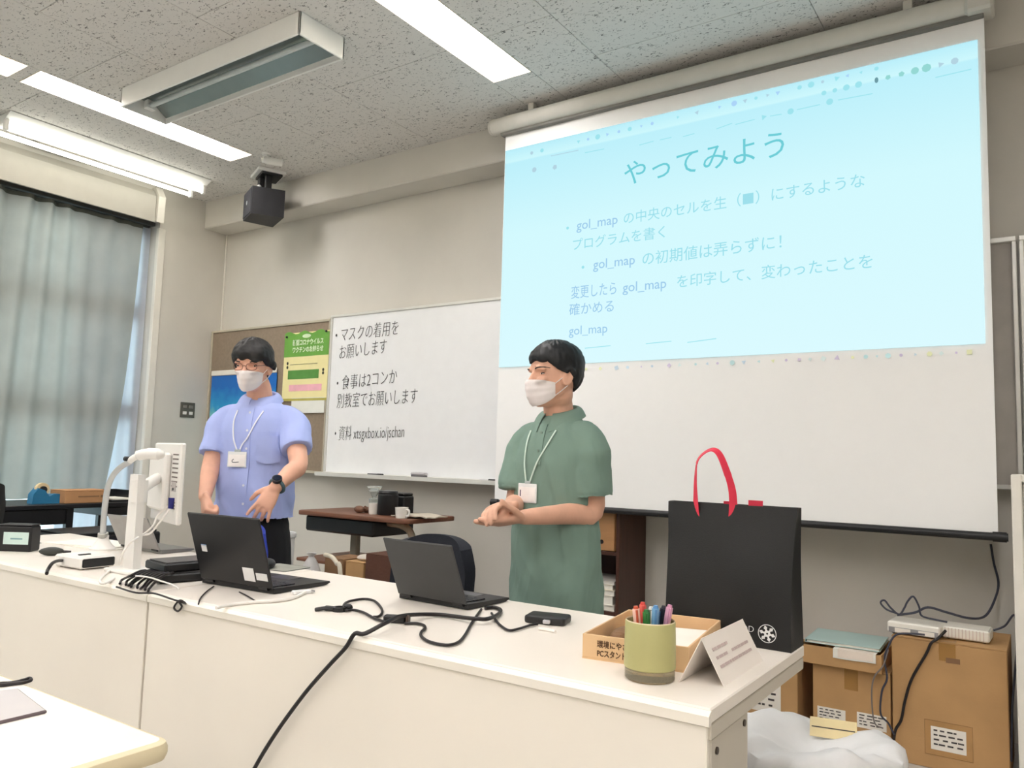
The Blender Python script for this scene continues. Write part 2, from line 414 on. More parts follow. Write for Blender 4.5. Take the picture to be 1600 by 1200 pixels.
NOTES = [('・マスクの着用を', 518, 534, 622, 521), ('お願いします', 528, 560, 604, 550), ('・食事は2コンか', 520, 609, 620, 597), ('別教室でお願いします', 525, 636, 652, 628), ('・資料 xtsgxbox.io/jschan', 518, 687, 631, 683)]
for body, u0, v0, u1, v1 in NOTES:
    a = ony(u0, v0, YBD); b = ony(u1, v1, YBD)
    o = text('handwriting', body, 0.1, M_ink, WB, (a.x-ox, YBD-YW+.003, a.z), (PI/2, math.atan2(a.z-b.z, b.x-a.x), 0), shear=.12, offset=-.0016)
    wdt = o.dimensions.x if o.dimensions.x > 0 else max(v.co.x for v in o.data.vertices)
    wdt = max(v.co.x for v in o.data.vertices); hh = (b.x-a.x)/wdt
    o.scale = (hh, 1.22, 1)
M_blk = mat('black_plastic', (26, 26, 28), 0.45, var=0.1)
def marker(u, v, ln, col, label):
    p = ony(u, v, YBD-.045)
    t = thing('marker', label, 'marker pen', (p.x, YBD-.045, 1.049), .05)
    obj('barrel', G().tube([(-ln/2, 0, 0), (ln/2-.03, 0, 0)], .008, 10), col, t)
    obj('cap', G().tube([(ln/2-.03, 0, 0), (ln/2+.02, 0, 0)], .009, 10), M_blk, t)
marker(585, 737, .12, mat('marker_dark', (60, 60, 62), .4), 'dark marker lying on the whiteboard tray left of the eraser')
marker(760, 741, .10, mat('marker_white', (225, 225, 225), .4), 'short marker with black cap on the tray beside the screen edge')
p = ony(655, 738, YBD-.045)
t = thing('board_eraser', 'grey board eraser on the whiteboard tray', 'eraser', (p.x, YBD-.045, 1.0450))
obj('body', G().bx(-.065, .065, -.02, .02, .014, .034, .006), mat('eraser_grey', (190, 186, 190), .5), t)
obj('felt_pad', G().bx(-.06, .06, -.018, .018, 0, .014, .002), mat('eraser_felt', (110, 108, 110), .9), t)

# posters (flat sheets pinned to the board)
YPo = YBD-YW+.006
def poster(u0, v0, u1, v1, label, name='poster'):
    a = ony(u0, v0, YBD); b = ony(u1, v1, YBD)
    t = thing(name, label, 'poster', ((a.x+b.x)/2, YBD-.0045, b.z)); return t, (b.x-a.x)/2, a.z-b.z
t, hw, hh = poster(447, 522, 510, 645, 'green and yellow poster with white headline pinned beside the whiteboard')
obj('sheet', G().bx(-hw, hw, -.003, -.001, .10, hh, 0), mat('poster_yellow', (247, 236, 175), .6, var=.02), t)
obj('sheet', G().bx(-hw+.12, hw-.02, -.004, -.002, .0, .12, 0), mat('poster_white', (240, 240, 232), .6, var=.02), t)
M_gr = mat('poster_green', (112, 172, 72), .6, var=.05)
obj('headline_panel', G().prism([V(-hw, -.0045, hh*.70)]+[V(-hw+2*hw*k/16, -.0045, hh+.012*math.sin(k*1.1)) for k in range(17)]+[V(hw, -.0045, hh*.70)], (0, .001, 0)), M_gr, t)
obj('green_band', G().bx(-hw+.06, hw-.10, -.0045, -.0035, hh*.42, hh*.53, 0), mat('poster_green_dark', (92, 150, 70), .6), t)
obj('pink_band', G().bx(-hw+.08, hw-.06, -.0045, -.0035, hh*.27, hh*.35, 0), mat('poster_pink', (245, 185, 195), .6), t)
obj('gold_stripe', G().bx(-hw, hw, -.0045, -.0035, hh*.15, hh*.18, 0), mat('poster_gold', (190, 180, 90), .6), t)
M_pw = mat('poster_lettering', (225, 245, 205), .6)
for zz, s_ in ((.845, '新型コロナウイルス'), (.755, 'ワクチンのお知らせ')):
    o = text('headline', s_, .1, M_pw, t, (-hw+.10, -.0065, hh*zz), offset=.004)
    w_ = max(v.co.x for v in o.data.vertices); o.scale = ((2*hw-.16)/w_, .5, 1)
obj('oval_mark', G().prism([V(.0+.05*math.cos(q*PI/8), -.0055, hh*.95+.016*math.sin(q*PI/8)) for q in range(16)], (0, .001, 0)), M_pw, t)
for (a, z_) in ((-hw+.05, hh*.62), (-hw+.05, hh*.57), (hw-.05, hh*.52), (hw-.05, hh*.48)): obj('dot', G().prism([V(a+.011*math.cos(q*PI/5), -.0055, z_+.013*math.sin(q*PI/5)) for q in range(10)], (0, .001, 0)), mat('poster_dark', (70, 70, 50), .6), t)
obj('rule_line', G().bx(-hw+.08, hw-.12, -.0045, -.0035, hh*.60, hh*.604), MATS['poster_dark'], t)
obj('pushpin', G().ball((-hw+.03, -.012, hh-.03), .009, 10, 6), M_blk, t)
obj('pushpin', G().ball((hw-.03, -.012, hh-.01), .009, 10, 6), M_blk, t)
# blue poster
t, hw, hh = poster(333, 580, 425, 742, 'blue poster with pale city picture, half hidden behind the blue-shirted man')
def blue_mat():
    m = bpy.data.materials.new('poster_blue_print'); m.use_nodes = True; N = m.node_tree.nodes; L = m.node_tree.links; b = N['Principled BSDF']
    tc = N.new('ShaderNodeTexCoord'); sp = N.new('ShaderNodeSeparateXYZ'); L.new(tc.outputs['Generated'], sp.inputs[0])
    nz = N.new('ShaderNodeTexNoise'); nz.inputs['Scale'].default_value = 9; L.new(tc.outputs['Generated'], nz.inputs['Vector'])
    ma = N.new('ShaderNodeMath'); ma.operation = 'MULTIPLY_ADD'; ma.inputs[1].default_value = .25; L.new(nz.outputs['Fac'], ma.inputs[0]); L.new(sp.outputs['Z'], ma.inputs[2])
    cr = N.new('ShaderNodeValToRGB'); L.new(ma.outputs[0], cr.inputs[0]); e = cr.color_ramp.elements
    e[0].position = .45; e[0].color = rgb((200, 232, 240)); e[1].position = 1.05; e[1].color = rgb((20, 110, 200))
    x = e.new(.72); x.color = rgb((120, 205, 215)); x = e.new(.80); x.color = rgb((45, 160, 220))
    L.new(cr.outputs[0], b.inputs['Base Color']); b.inputs['Roughness'].default_value = .4; return m
obj('sheet', G().bx(-hw, hw, -.003, -.001, 0, hh-.045), blue_mat(), t)
obj('top_bar', G().bx(-hw, hw, -.014, -.001, hh-.045, hh, .005), M_trimw, t)
random.seed(4)
for k in range(9):
    x = -hw+.05+k*.035; z = hh*.52+random.uniform(-.03, .03)
    obj('tower_shape', G().prism([V(x, -.004, z), V(x+.03, -.004, z+.01), V(x+.04+random.random()*.02, -.004, z+.09), V(x+.02, -.004, z+.06)], (0, .001, 0)), mat('poster_navy', (25, 45, 55), .6), t)

# switch plate on the pier
a = onx(282, 628, XL); b = onx(303, 653, XL)
t = thing('wall_socket', 'dark wall plate with four round openings on the pier', 'switch plate', (XL, (a.y+b.y)/2, (a.z+b.z)/2))
w = abs(b.y-a.y)/2; h = abs(a.z-b.z)/2
obj('plate', G().bx(0, .008, -w, w, -h, h, .003), mat('plate_brown', (100, 96, 84), .5), t)
for sy in (-1, 1):
    for sz in (-1, 1): obj('rocker', G().box((.010, sy*w*.42, sz*h*.42), (.008, w*.5, h*.4), .002), mat('rocker_grey' if sz > 0 else 'rocker_white', (135, 130, 120) if sz > 0 else (235, 232, 225), .4), t)

# loudspeaker on the beam
p = ony(415, 318, 3.9)
t = thing('wall_speaker', 'black loudspeaker box on a bracket under the ceiling beam', 'loudspeaker', (-5.05, 3.86, 3.02), math.radians(-24))
obj('cabinet', G().prism([V(-.13, -.12, -.03), V(.13, -.12, -.03), V(.16, .12, -.03), V(-.16, .12, -.03)], (0, 0, .215)), mat('speaker_black', (38, 38, 42), .6, var=.1), t)
obj('grille', G().bx(-.12, .12, -.126, -.118, -.02, .175, .004), mat('speaker_grille', (52, 52, 58), .8, bump=.5, bscale=500), t)
obj('badge', G().prism([V(.016*math.cos(q*PI/6), -.129, .08+.018*math.sin(q*PI/6)) for q in range(12)], (0, .002, 0)), mat('badge_silver', (190, 195, 200), .3, metal=.6), t)
obj('bracket', G().bx(-.03, .03, -.05, .0, .17, .30, .004).bx(.07, .10, -.02, .03, .17, .31, .004).bx(-.06, .14, -.06, .10, .295, .315, .003), mat('bracket_black', (24, 24, 26), .5), t)
obj('ceiling_plate', G().bx(-.10, .16, -.09, .12, .314, .339, .003), M_enam, t)
for a in (-.045, .035): obj('knob', G().ball((a, -.05, .215), .018, 10, 6), M_enam, t)

# ---- projection screen
YS = 3.90
sx0 = ony(782, 500, YS).x; sx1 = ony(1549, 430, YS).x
sx0 = -2.775; sx1 = -.199
t = thing('projection_screen', 'pull-down projection screen showing a pale blue lecture slide', 'projection screen', ((sx0+sx1)/2, YS, 0)); cx = (sx0+sx1)/2; hw = (sx1-sx0)/2
szb = 0.945; szt = 3.20
obj('fabric', G().grid(lambda u, v: (-hw+2*hw*u, .003*math.sin(u*PI*5), szb+(szt-szb)*v), 24, 6, thick=.0015), mat('screen_matte_white', (250, 250, 249), .8, var=.01), t)
M_case = mat('screen_case', (206, 203, 194), .5, var=.02)
cs = obj('case', G().tube([(-hw-.08, -.012, 3.265), (hw-.05, -.012, 3.265)], .053, 28), M_case, t)
obj('end_cap', G().tube([(-hw-.10, -.012, 3.265), (-hw-.08, -.012, 3.265)], [.048, .055], 28), M_case, cs)
obj('end_cap', G().bx(hw-.07, hw+.04, -.075, .06, 3.205, 3.33, .012), M_case, cs)
obj('case_lip', G().bx(-hw-.02, hw, -.03, .012, 3.195, 3.213, .003), mat('screen_slot', (120, 118, 112), .6), cs)
for a in (-hw+.2, hw-.3): obj('hanger', G().bx(a-.02, a+.02, -.03, .01, 3.31, ZC-.001, .003), M_case, cs)
obj('bottom_bar', G().tube([(-hw-.02, 0, szb-.016), (hw+.035, 0, szb-.016)], .017, 12), M_blk, t)
for a in (-hw, hw): obj('bar_knob', G().cyl((a-.02, 0, szb-.016), (a+.03, 0, szb-.016), .021, n=14), M_blk, t)
# projected picture
ix0, ix1, iz0, iz1 = -2.768-cx, -.226-cx, 1.742, 3.10
def slide_mat():
    m = bpy.data.materials.new('projected_slide'); m.use_nodes = True; N = m.node_tree.nodes; L = m.node_tree.links
    N.remove(N['Principled BSDF']); e = N.new('ShaderNodeEmission')
    tc = N.new('ShaderNodeTexCoord'); sp = N.new('ShaderNodeSeparateXYZ'); L.new(tc.outputs['Generated'], sp.inputs[0])
    cr = N.new('ShaderNodeValToRGB'); L.new(sp.outputs['Z'], cr.inputs[0]); q = cr.color_ramp.elements
    q[0].position = 0; q[0].color = rgb((219, 250, 255)); q[1].position = 1; q[1].color = rgb((186, 238, 250))
    x = q.new(.935); x.color = rgb((190, 240, 251)); x = q.new(.94); x.color = rgb((206, 248, 253)); x = q.new(.6); x.color = rgb((211, 249, 254))
    L.new(cr.outputs[0], e.inputs[0]); e.inputs[1].default_value = SLIDE; L.new(e.outputs[0], N['Material Output'].inputs[0]); return m
SLIDE = 2.0**-EXPO
pi_ = obj('projected_image', G().bx(ix0, ix1, -.0075, -.0055, iz0, iz1), slide_mat(), t)
M_tx = emat('slide_text_teal', (112, 206, 216), 2.0**-EXPO); M_tx2 = emat('slide_text_pale', (158, 224, 236), 2.0**-EXPO); M_tx3 = emat('slide_text_violet', (160, 204, 236), 2.0**-EXPO)
YT = -.009
def slide_text(body, u0, v0, u1, v1, m, zs=1.0, off=0.0):
    a = ony(u0, v0, YS); b = ony(u1, v1, YS)
    o = text('slide_text', body, .1, m, pi_, (a.x-cx, YT, a.z), offset=off)
    w_ = max(v.co.x for v in o.data.vertices); k = (b.x-a.x)/w_; o.scale = (k, k*zs, 1)
slide_text('やってみよう', 974, 289, 1226, 243, M_tx)
slide_text('gol_map', 902, 360, 966, 350, M_tx3, off=.0003)
slide_text('の中央のセルを生（■）にするような', 974, 350, 1352, 292, M_tx2)
slide_text('プログラムを書く', 894, 391, 1040, 370, M_tx2)
slide_text('gol_map', 928, 421, 993, 412, M_tx3, off=.0003)
slide_text('の初期値は弄らずに！', 1003, 414, 1222, 386, M_tx2)
slide_text('変更したら', 893, 466, 964, 458, M_tx3, 1.35); slide_text('gol_map', 974, 457, 1042, 450, M_tx3, off=.0003)
slide_text('を印字して、変わったことを', 1057, 449, 1364, 414, M_tx2)
slide_text('確かめる', 890, 492, 960, 485, M_tx3)
slide_text('gol_map', 890, 524, 950, 519, M_tx3)
# tool bar marks along the top of the slide and task bar icons below it
random.seed(11)
def blob(u, v, r, m, ar=1.0):
    p = ony(u, v, YS); n = random.choice((3, 5, 8, 8, 12)); a0 = random.random()
    obj('slide_icon', G().prism([V(p.x-cx+r*ar*math.cos(a0+q*2*PI/n), YT, p.z+r*math.sin(a0+q*2*PI/n)) for q in range(n)], (0, .001, 0)), m, pi_)
M_i1 = emat('slide_icon_blue', (172, 212, 248), 2.0**-EXPO); M_i2 = emat('slide_icon_cyan', (160, 228, 238), 2.0**-EXPO); M_i3 = emat('slide_icon_green', (150, 216, 212), 2.0**-EXPO); M_i4 = emat('slide_icon_grey', (180, 212, 226), 2.0**-EXPO)
def tl(u): return 238+(u-790)*(-.2442)      # top edge of the slide in the photo
def tc_(u, d): return tl(u)+d
for k, u in enumerate((832, 848, 905, 920, 935, 950, 968, 985, 1003, 1020, 1060, 1090, 1125, 1148, 1165, 1182, 1200, 1216, 1250, 1268, 1286, 1308, 1325, 1346, 1370)):
    blob(u, tc_(u, 12), random.uniform(.007, .016), random.choice((M_i1, M_i2, M_i2, M_i4)))
for u in (1288, 1305, 1323, 1342, 1388, 1409, 1430, 1448, 1470, 1492): blob(u, tc_(u, 30), random.uniform(.011, .02), M_i4 if u > 1460 else (M_i3 if u > 1380 else M_i2))
for (u, v) in ((888, 357), (912, 418)): blob(u, v, .009, M_i2)
for u in (1370, ): blob(u, tc_(u, 30), .014, emat('slide_icon_dark', (110, 155, 165), 2.0**-EXPO), .6)
for (u, v) in ((1194, 184), (1236, 175), (1297, 160), (836, 266), (868, 262)): blob(u, v, .016, M_i2 if u > 1000 else M_i4)
def dash(u0, v0, u1, v1, m, w=.004):
    a = ony(u0, v0, YS); b = ony(u1, v1, YS)
    obj('slide_line', G().prism([V(a.x-cx, YT, a.z), V(b.x-cx, YT, b.z), V(b.x-cx, YT, b.z+w), V(a.x-cx, YT, a.z+w)], (0, .001, 0)), m, pi_)
for q in ((862, 245, 905, 236), (915, 240, 945, 234), (1000, 228, 1022, 222), (1032, 220, 1050, 216), (1068, 215, 1086, 210), (1120, 203, 1145, 194), (1150, 196, 1180, 188), (1204, 183, 1222, 180), (1246, 173, 1282, 165), (1310, 158, 1364, 148), (1462, 123, 1518, 110), (915, 545, 955, 541), (1010, 538, 1050, 534), (1075, 536, 1120, 530)):
    dash(*q, M_i2 if q[0] > 900 else M_i4)
M_tb = [mat('taskbar_'+str(k), c, .8) for k, c in enumerate(((215, 235, 250), (240, 245, 205), (225, 215, 240), (235, 250, 250), (205, 240, 245)))]
for k in range(30):
    u = 920+k*20.5+random.uniform(-4, 4); v = 578-(u-800)*.046+1
    p = ony(u, v, YS); r = random.uniform(.006, .015); n = random.choice((3, 4, 6, 10)); a0 = random.random()*2
    obj('taskbar_icon', G().prism([V(p.x-cx+r*math.cos(a0+q*2*PI/n), -.006, p.z-.012+r*math.sin(a0+q*2*PI/n)) for q in range(n)], (0, .001, 0)), random.choice(M_tb), t)

# ---- boards right of the screen
for (x0, x1, lb) in ((-.62, -.113, 'grey pin board with white frame, its edge showing right of the screen'), (-.104, .9, 'second white-framed grey board at the right edge of the picture')):
    t = thing('pin_board', lb, 'bulletin board', ((x0+x1)/2, YW, 0), 0, 'grey boards right of the screen'); hw = (x1-x0)/2
    obj('felt', G().bx(-hw+.018, hw-.018, YBD-YW+.016, -.001, 1.14, 2.255), mat('grey_felt', (180, 175, 168), .9, var=.04, bump=.1, bscale=300), t)
    for a in ((-hw, hw, 2.25, 2.275), (-hw, hw, 1.12, 1.142), (-hw, -hw+.02, 1.142, 2.25), (hw-.02, hw, 1.142, 2.25)):
        obj('frame', G().bx(a[0], a[1], YBD-YW-.004, -.001, a[2], a[3], .003), M_frame, t)
# white framed rack at the right edge
a = ony(1579, 741, 3.55)
t = thing('steel_rack', 'white-framed steel cabinet at the right edge of the picture', 'cabinet', (a.x, 3.55, 0))
obj('frame', G().bx(0, .035, 0, .03, 0, a.z, .004).bx(.035, .9, 0, .03, a.z-.03, a.z, .004).bx(.035, .9, 0, .03, 0, .05, .004).bx(.865, .9, 0, .03, .05, a.z-.03, .004), M_trimw, t)
obj('door', G().bx(.037, .45, .008, .03, .052, a.z-.032, .004), mat('cabinet_grey', (205, 198, 188), .5), t)
obj('door', G().bx(.453, .863, .008, .03, .052, a.z-.032, .004), MATS['cabinet_grey'], t)
obj('body', G().bx(.0, .9, .031, .55, 0, a.z, .004), M_trimw, t)
# ================================================================== DESKS AND FURNITURE
DT = 0.75                          # top of the lecture desks
DY0, DY1 = 1.445, 2.115
M_dtop = mat('desk_laminate', (240, 232, 222), .32, var=.015, scale=4)
M_dfront = mat('desk_front_steel', (244, 237, 225), .5, var=.02, scale=2)
M_dedge = mat('desk_edge_strip', (244, 238, 226), .4, var=.01)
M_dside = mat('desk_side_steel', (206, 198, 184), .5, var=.03, scale=3)
def lecture_desk(x0, x1, label):
    t = thing('lecture_desk', label, 'desk', ((x0+x1)/2, DY0, 0), 0, 'lecture desks in a row'); hw = (x1-x0)/2; D = DY1-DY0
    obj('top', G().bx(-hw, hw, .012, D, DT-.028, DT, .003), M_dtop, t)
    obj('front_edge', G().prism([V(-hw, .0, DT-.03), V(-hw, .0, DT-.012), V(-hw, .006, DT-.006), V(-hw, .0125, DT-.004), V(-hw, .0125, DT-.03)], (2*hw, 0, 0)), M_dedge, t)
    obj('apron', G().bx(hw-.018, hw-.001, .0125, D-.004, DT-.058, DT-.029, .002), M_dside, t)
    obj('apron', G().bx(-hw+.001, -hw+.018, .0125, D-.004, DT-.058, DT-.029, .002), M_dside, t)
    obj('front_panel', G().bx(-hw+.001, hw-.006, .006, .022, .04, DT-.031, .002), M_dfront, t)
    for s in (-1, 1):
        xa = s*(hw-.012)
        sp = obj('side_panel', G().bx(xa-.010, xa+.008, .023, .235, .03, DT-.059, .002), M_dside, t)
        obj('foot', G().bx(xa-.015, xa+.010, .02, D-.01, 0, .03, .004), mat('foot_grey', (90, 88, 84), .5), t)
        for (yy, zz) in ((.05, DT-.085), (.21, DT-.075)): obj('screw', G().cyl((xa+s*.008, yy, zz), (xa+s*.011, yy, zz), .007, n=12), mat('screw_dark', (70, 60, 50), .4, metal=.5), sp)
    obj('modesty_shelf', G().bx(-hw+.03, hw-.03, .06, .40, .50, .515, .002), M_dside, t)
    return t
SEAM = -2.345
lecture_desk(SEAM+.0025, -.533, 'long cream lecture desk carrying the tote bag and grey laptop')
lecture_desk(SEAM-1.815, SEAM-.0025, 'cream lecture desk at the left carrying the monitor')

# near student table
NT = 0.74
t = thing('student_table', 'white student table with rounded edge in the lower left corner', 'table', (-2.065, .56, 0)); hw, hd = .90, .225
def rrect(hx, hy, r, n=6): 
    P = []
    for (cx_, cy_, a0) in ((hx-r, hy-r, 0), (-hx+r, hy-r, PI/2), (-hx+r, -hy+r, PI), (hx-r, -hy+r, 1.5*PI)):
        for k in range(n+1): P.append((cx_+r*math.cos(a0+PI/2*k/n), cy_+r*math.sin(a0+PI/2*k/n)))
    return P
def slab(hx, hy, r, z0, z1, rd, n=6):
    g = G(); R = []
    for z, o in ((z0, rd), (z0+rd*.3, rd*.3), (z0+rd, 0), (z1-rd, 0), (z1-rd*.3, rd*.3), (z1, rd)): R.append([V(x, y, z) for x, y in rrect(hx-o, hy-o, max(r-o, .001), n)])
    return g.rings(R)
obj('top', slab(hw-.012, hd-.012, .018, NT-.028, NT, .004), mat('table_white', (250, 243, 236), .35, var=.01), t)
obj('edge_band', slab(hw, hd, .03, NT-.034, NT-.0015, .012), mat('table_edge', (226, 212, 178), .5, var=.02), t)
for s in (-1, 1):
    for q in (-1, 1): obj('leg', G().tube([(s*(hw-.09), q*.16, .02), (s*(hw-.09), q*.16, NT-.034)], .0125, 12), mat('leg_black', (30, 28, 30), .4), t)
    obj('foot_bar', G().bx(s*(hw-.09)-.015, s*(hw-.09)+.015, -.2, .2, 0, .022, .005), MATS['leg_black'], t)
obj('shelf', G().bx(-hw+.12, hw-.12, -.1, .15, NT-.14, NT-.125, .003), MATS['leg_black'], t)

# ---- cart with wooden top near the wall
M_wood = mat('dark_wood', (120, 78, 58), .45, var=.15, scale=5, stretch=(1, 12, 12))
M_pole = mat('pole_grey', (150, 145, 130), .4, metal=.3)
c0 = ony(500, 797, 3.72); c1 = ony(672, 800, 3.72); CZ = .82
ct = thing('side_cart', 'small wooden-topped cart with a black tray against the wall', 'cart', ((c0.x+c1.x)/2, 3.75, 0)); hw = (c1.x-c0.x)/2
CX = (c0.x+c1.x)/2; CY = 3.75
obj('top', slab(hw, .24, .05, CZ-.028, CZ, .006), M_wood, ct)
obj('tray', G().bx(-hw+.04, hw*.35, -.19, .19, CZ-.13, CZ-.03, .012), M_blk, ct)
px_ = ony(556, 830, CY).x-CX
obj('pole', G().bx(px_-.03, px_+.03, -.02, .02, .52, CZ-.03, .005), M_pole, ct)
obj('lower_shelf', G().bx(-hw+.03, hw-.1, -.24, .24, .50, .52, .004), M_wood, ct)
obj('base', G().bx(-hw+.1, hw-.15, -.2, .2, .05, .09, .01), M_pole, ct)
obj('column', G().bx(px_-.03, px_+.03, -.02, .02, .09, .50, .005), M_pole, ct)
for (a, b) in ((-hw+.14, -.16), (-hw+.14, .16), (hw-.2, -.16), (hw-.2, .16)): obj('caster', G().tube([(a-.015, b, .03), (a+.015, b, .03)], .03, 14), M_blk, ct)
obj('bent_arm', G().tube(smooth_path([(hw*.35, -.05, CZ-.05), (hw*.55, -.05, CZ-.055), (hw*.72, -.05, CZ-.09), (hw*.8, -.05, CZ-.2), (hw*.8, -.05, .525)]), .022, 12), mat('arm_cream', (200, 188, 165), .5), ct)
def put(u, v, y): q = ony(u, v, y); return q
# things on the cart
def cart_thing(name, label, cat, u, y, rz=0): 
    q = ony(u, 790, y); return thing(name, label, cat, (q.x, y, CZ), rz)
t = cart_thing('coffee_canister', 'tall black canister standing on the wooden cart', 'canister', 606, 3.70)
obj('body', G().lathe([(.0, 0), (.06, 0), (.064, .006), (.064, .125), (.06, .13), (0, .13)], 28), M_blk, t)
obj('lid', G().lathe([(0, .131), (.062, .131), (.064, .137), (.058, .15), (.0, .154)], 28), mat('lid_black', (20, 20, 22), .3), t)
t = cart_thing('coffee_mill', 'square black appliance beside the canister on the cart', 'appliance', 629, 3.84)
obj('body', G().bx(-.055, .055, -.05, .05, 0, .115, .008), M_blk, t)
obj('lid', G().bx(-.05, .05, -.045, .045, .116, .135, .006), MATS['lid_black'], t)
M_cer = mat('white_ceramic', (240, 236, 228), .25, var=.01)
def mug(name, label, u, y, r, h, handle):
    t = cart_thing(name, label, 'cup', u, y)
    obj('body', G().lathe([(0, .004), (r*.8, 0), (r*.85, .002), (r, h), (r-.004, h), (r*.8, .008), (0, .008)], 24), M_cer, t)
    if handle: obj('handle', G().tube(smooth_path([(r*.9, 0, h*.25), (r*1.45, 0, h*.3), (r*1.45, 0, h*.75), (r*.95, 0, h*.8)]), .006, 8), M_cer, t)
mug('paper_cup', 'white cup left of the black canister on the cart', 584, 3.66, .034, .07, False)
mug('coffee_mug', 'white mug in front of the black appliance on the cart', 628, 3.57, .04, .065, True)
t = cart_thing('glass_dripper', 'clear glass coffee dripper behind the white cup', 'dripper', 584, 3.85)
M_clear = mat('clear_glass', (235, 240, 238), .05, glass=.9, var=0)
obj('stand', G().lathe([(.03, 0), (.034, 0), (.034, .08), (.018, .09), (.014, .09), (.028, .078), (.03, .004)], 20), M_clear, t)
obj('cone', G().lathe([(.012, .09), (.05, .16), (.054, .162), (.05, .164), (.01, .094)], 24), M_clear, t)
for k, (u, r) in enumerate(((562, .028), (573, .024))):
    t = cart_thing('brown_pouch', ('larger' if k == 0 else 'smaller')+' crumpled brown pouch at the left of the cart', 'pouch', u, 3.68+.05*k)
    obj('bag', G().ball((0, 0, r*.8), (r*1.5, r, r*.8), 14, 8), mat('pouch_brown', (120, 85, 65), .6, bump=.4, bscale=60), t)
    obj('tied_end', G().cyl((r*1.2, 0, r*.9), (r*1.9, 0, r*1.3), r*.3, r*.45, 10), MATS['pouch_brown'], t)
t = cart_thing('cloth_roll', 'beige folded cloth hanging over the right end of the cart', 'cloth', 652, 3.70)
obj('cloth', G().grid(lambda u, v: (-.12+.28*u, -.1+.2*v, .012+.010*noise.noise(V(u*4, v*4, 2))+.008*math.sin(u*3)), 16, 10, thick=.006), mat('cloth_beige', (205, 195, 178), .8, bump=.3), t)
# boxes on the floor below the cart
M_card = mat('cardboard', (188, 148, 100), .8, var=.06, scale=6, bump=.08, bscale=120)
M_card2 = mat('cardboard_dark', (140, 106, 76), .8, var=.08, scale=6)
M_tape = mat('packing_tape', (164, 122, 66), .3, var=.04)
def carton(name, label, x, y, w, d, h, m, z=0, rz=0, open_=False, flaps=True, group=None):
    t = thing(name, label, 'box', (x, y, z), rz, group); a = .006
    if open_:
        g = G().bx(-w/2, w/2, -d/2, -d/2+a, 0, h).bx(-w/2, w/2, d/2-a, d/2, 0, h).bx(-w/2, -w/2+a, -d/2+a, d/2-a, 0, h).bx(w/2-a, w/2, -d/2+a, d/2-a, 0, h).bx(-w/2+a, w/2-a, -d/2+a, d/2-a, 0, a)
        obj('body', g, m, t)
    else:
        obj('body', G().bx(-w/2, w/2, -d/2, d/2, 0, h-.006, .003), m, t)
        obj('flap', G().bx(-w/2, w/2, -d/2, -.002, h-.005, h, .001), m, t)
        obj('flap', G().bx(-w/2, w/2, .002, d/2, h-.005, h, .001), m, t)
    return t
YQ = 3.28
def xq(u, y=YQ): return ony(u, 880, y).x
carton('cardboard_box', 'low cardboard box under the left end of the cart', (xq(507)+xq(536))/2, YQ+.1, xq(536)-xq(507), .2, ony(520, 872, YQ).z, M_card2, 0)
t = carton('cardboard_box', 'cardboard box with crumpled wrapping under the cart pole', (xq(540)+xq(568))/2, YQ+.1, xq(568)-xq(540), .2, ony(555, 878, YQ).z, M_card, 0)
obj('wrapping', G().ball((0, 0, ony(555, 878, YQ).z+.015), (.06, .06, .02), 14, 8), mat('wrapping_paper', (215, 205, 195), .7, bump=.8, bscale=30), t)
carton('paper_bag', 'dark brown paper bag beside the carton under the cart', (xq(571)+xq(640))/2, YQ+.1, xq(640)-xq(571), .2, ony(600, 868, YQ).z, mat('brown_paper', (92, 58, 44), .8, bump=.3, bscale=40), 0)
p = ony(486, 880, 3.2); zz = ony(490, 870, 3.2).z
t = thing('plastic_bag', 'crumpled white plastic bag on the floor left of the cartons', 'plastic bag', (p.x, 3.2, 0))
obj('bag', G().ball((0, 0, zz/2), (.085, .08, zz/2), 20, 14), mat('plastic_white', (225, 222, 220), .4, bump=1, bscale=25, trans=.2), t)
obj('tied_top', G().lathe([(.03, zz-.02), (.015, zz), (.03, zz+.02), (.015, zz+.018)], 14), MATS['plastic_white'], t)
tag(obj('white_hose', G().tube(smooth_path([ony(508, 867, 3.1), ony(518, 870, 3.08), ony(526, 880, 3.06), ony(532, 900, 3.04), V(ony(535, 905, 3.0).x, 3.04, .012)]), .012, 10), mat('hose_cream', (225, 215, 195), .4)), 'white hose arching in front of the boxes under the cart', 'hose')
# white pail beside the man
p = ony(455, 845, 3.0)
t = thing('white_bin', 'white plastic bin standing behind the blue-shirted man', 'bin', (ony(436, 845, 3.12).x, 3.12, 0))
obj('body', G().lathe([(0, 0), (.075, 0), (.09, .70), (.093, .70), (.093, .715), (.085, .715), (.07, .02), (0, .02)], 24), mat('bin_white', (232, 232, 232), .4), t)
obj('rim', G().lathe([(.093, .695), (.098, .70), (.098, .72), (.093, .725), (.088, .72)], 24), MATS['bin_white'], t)

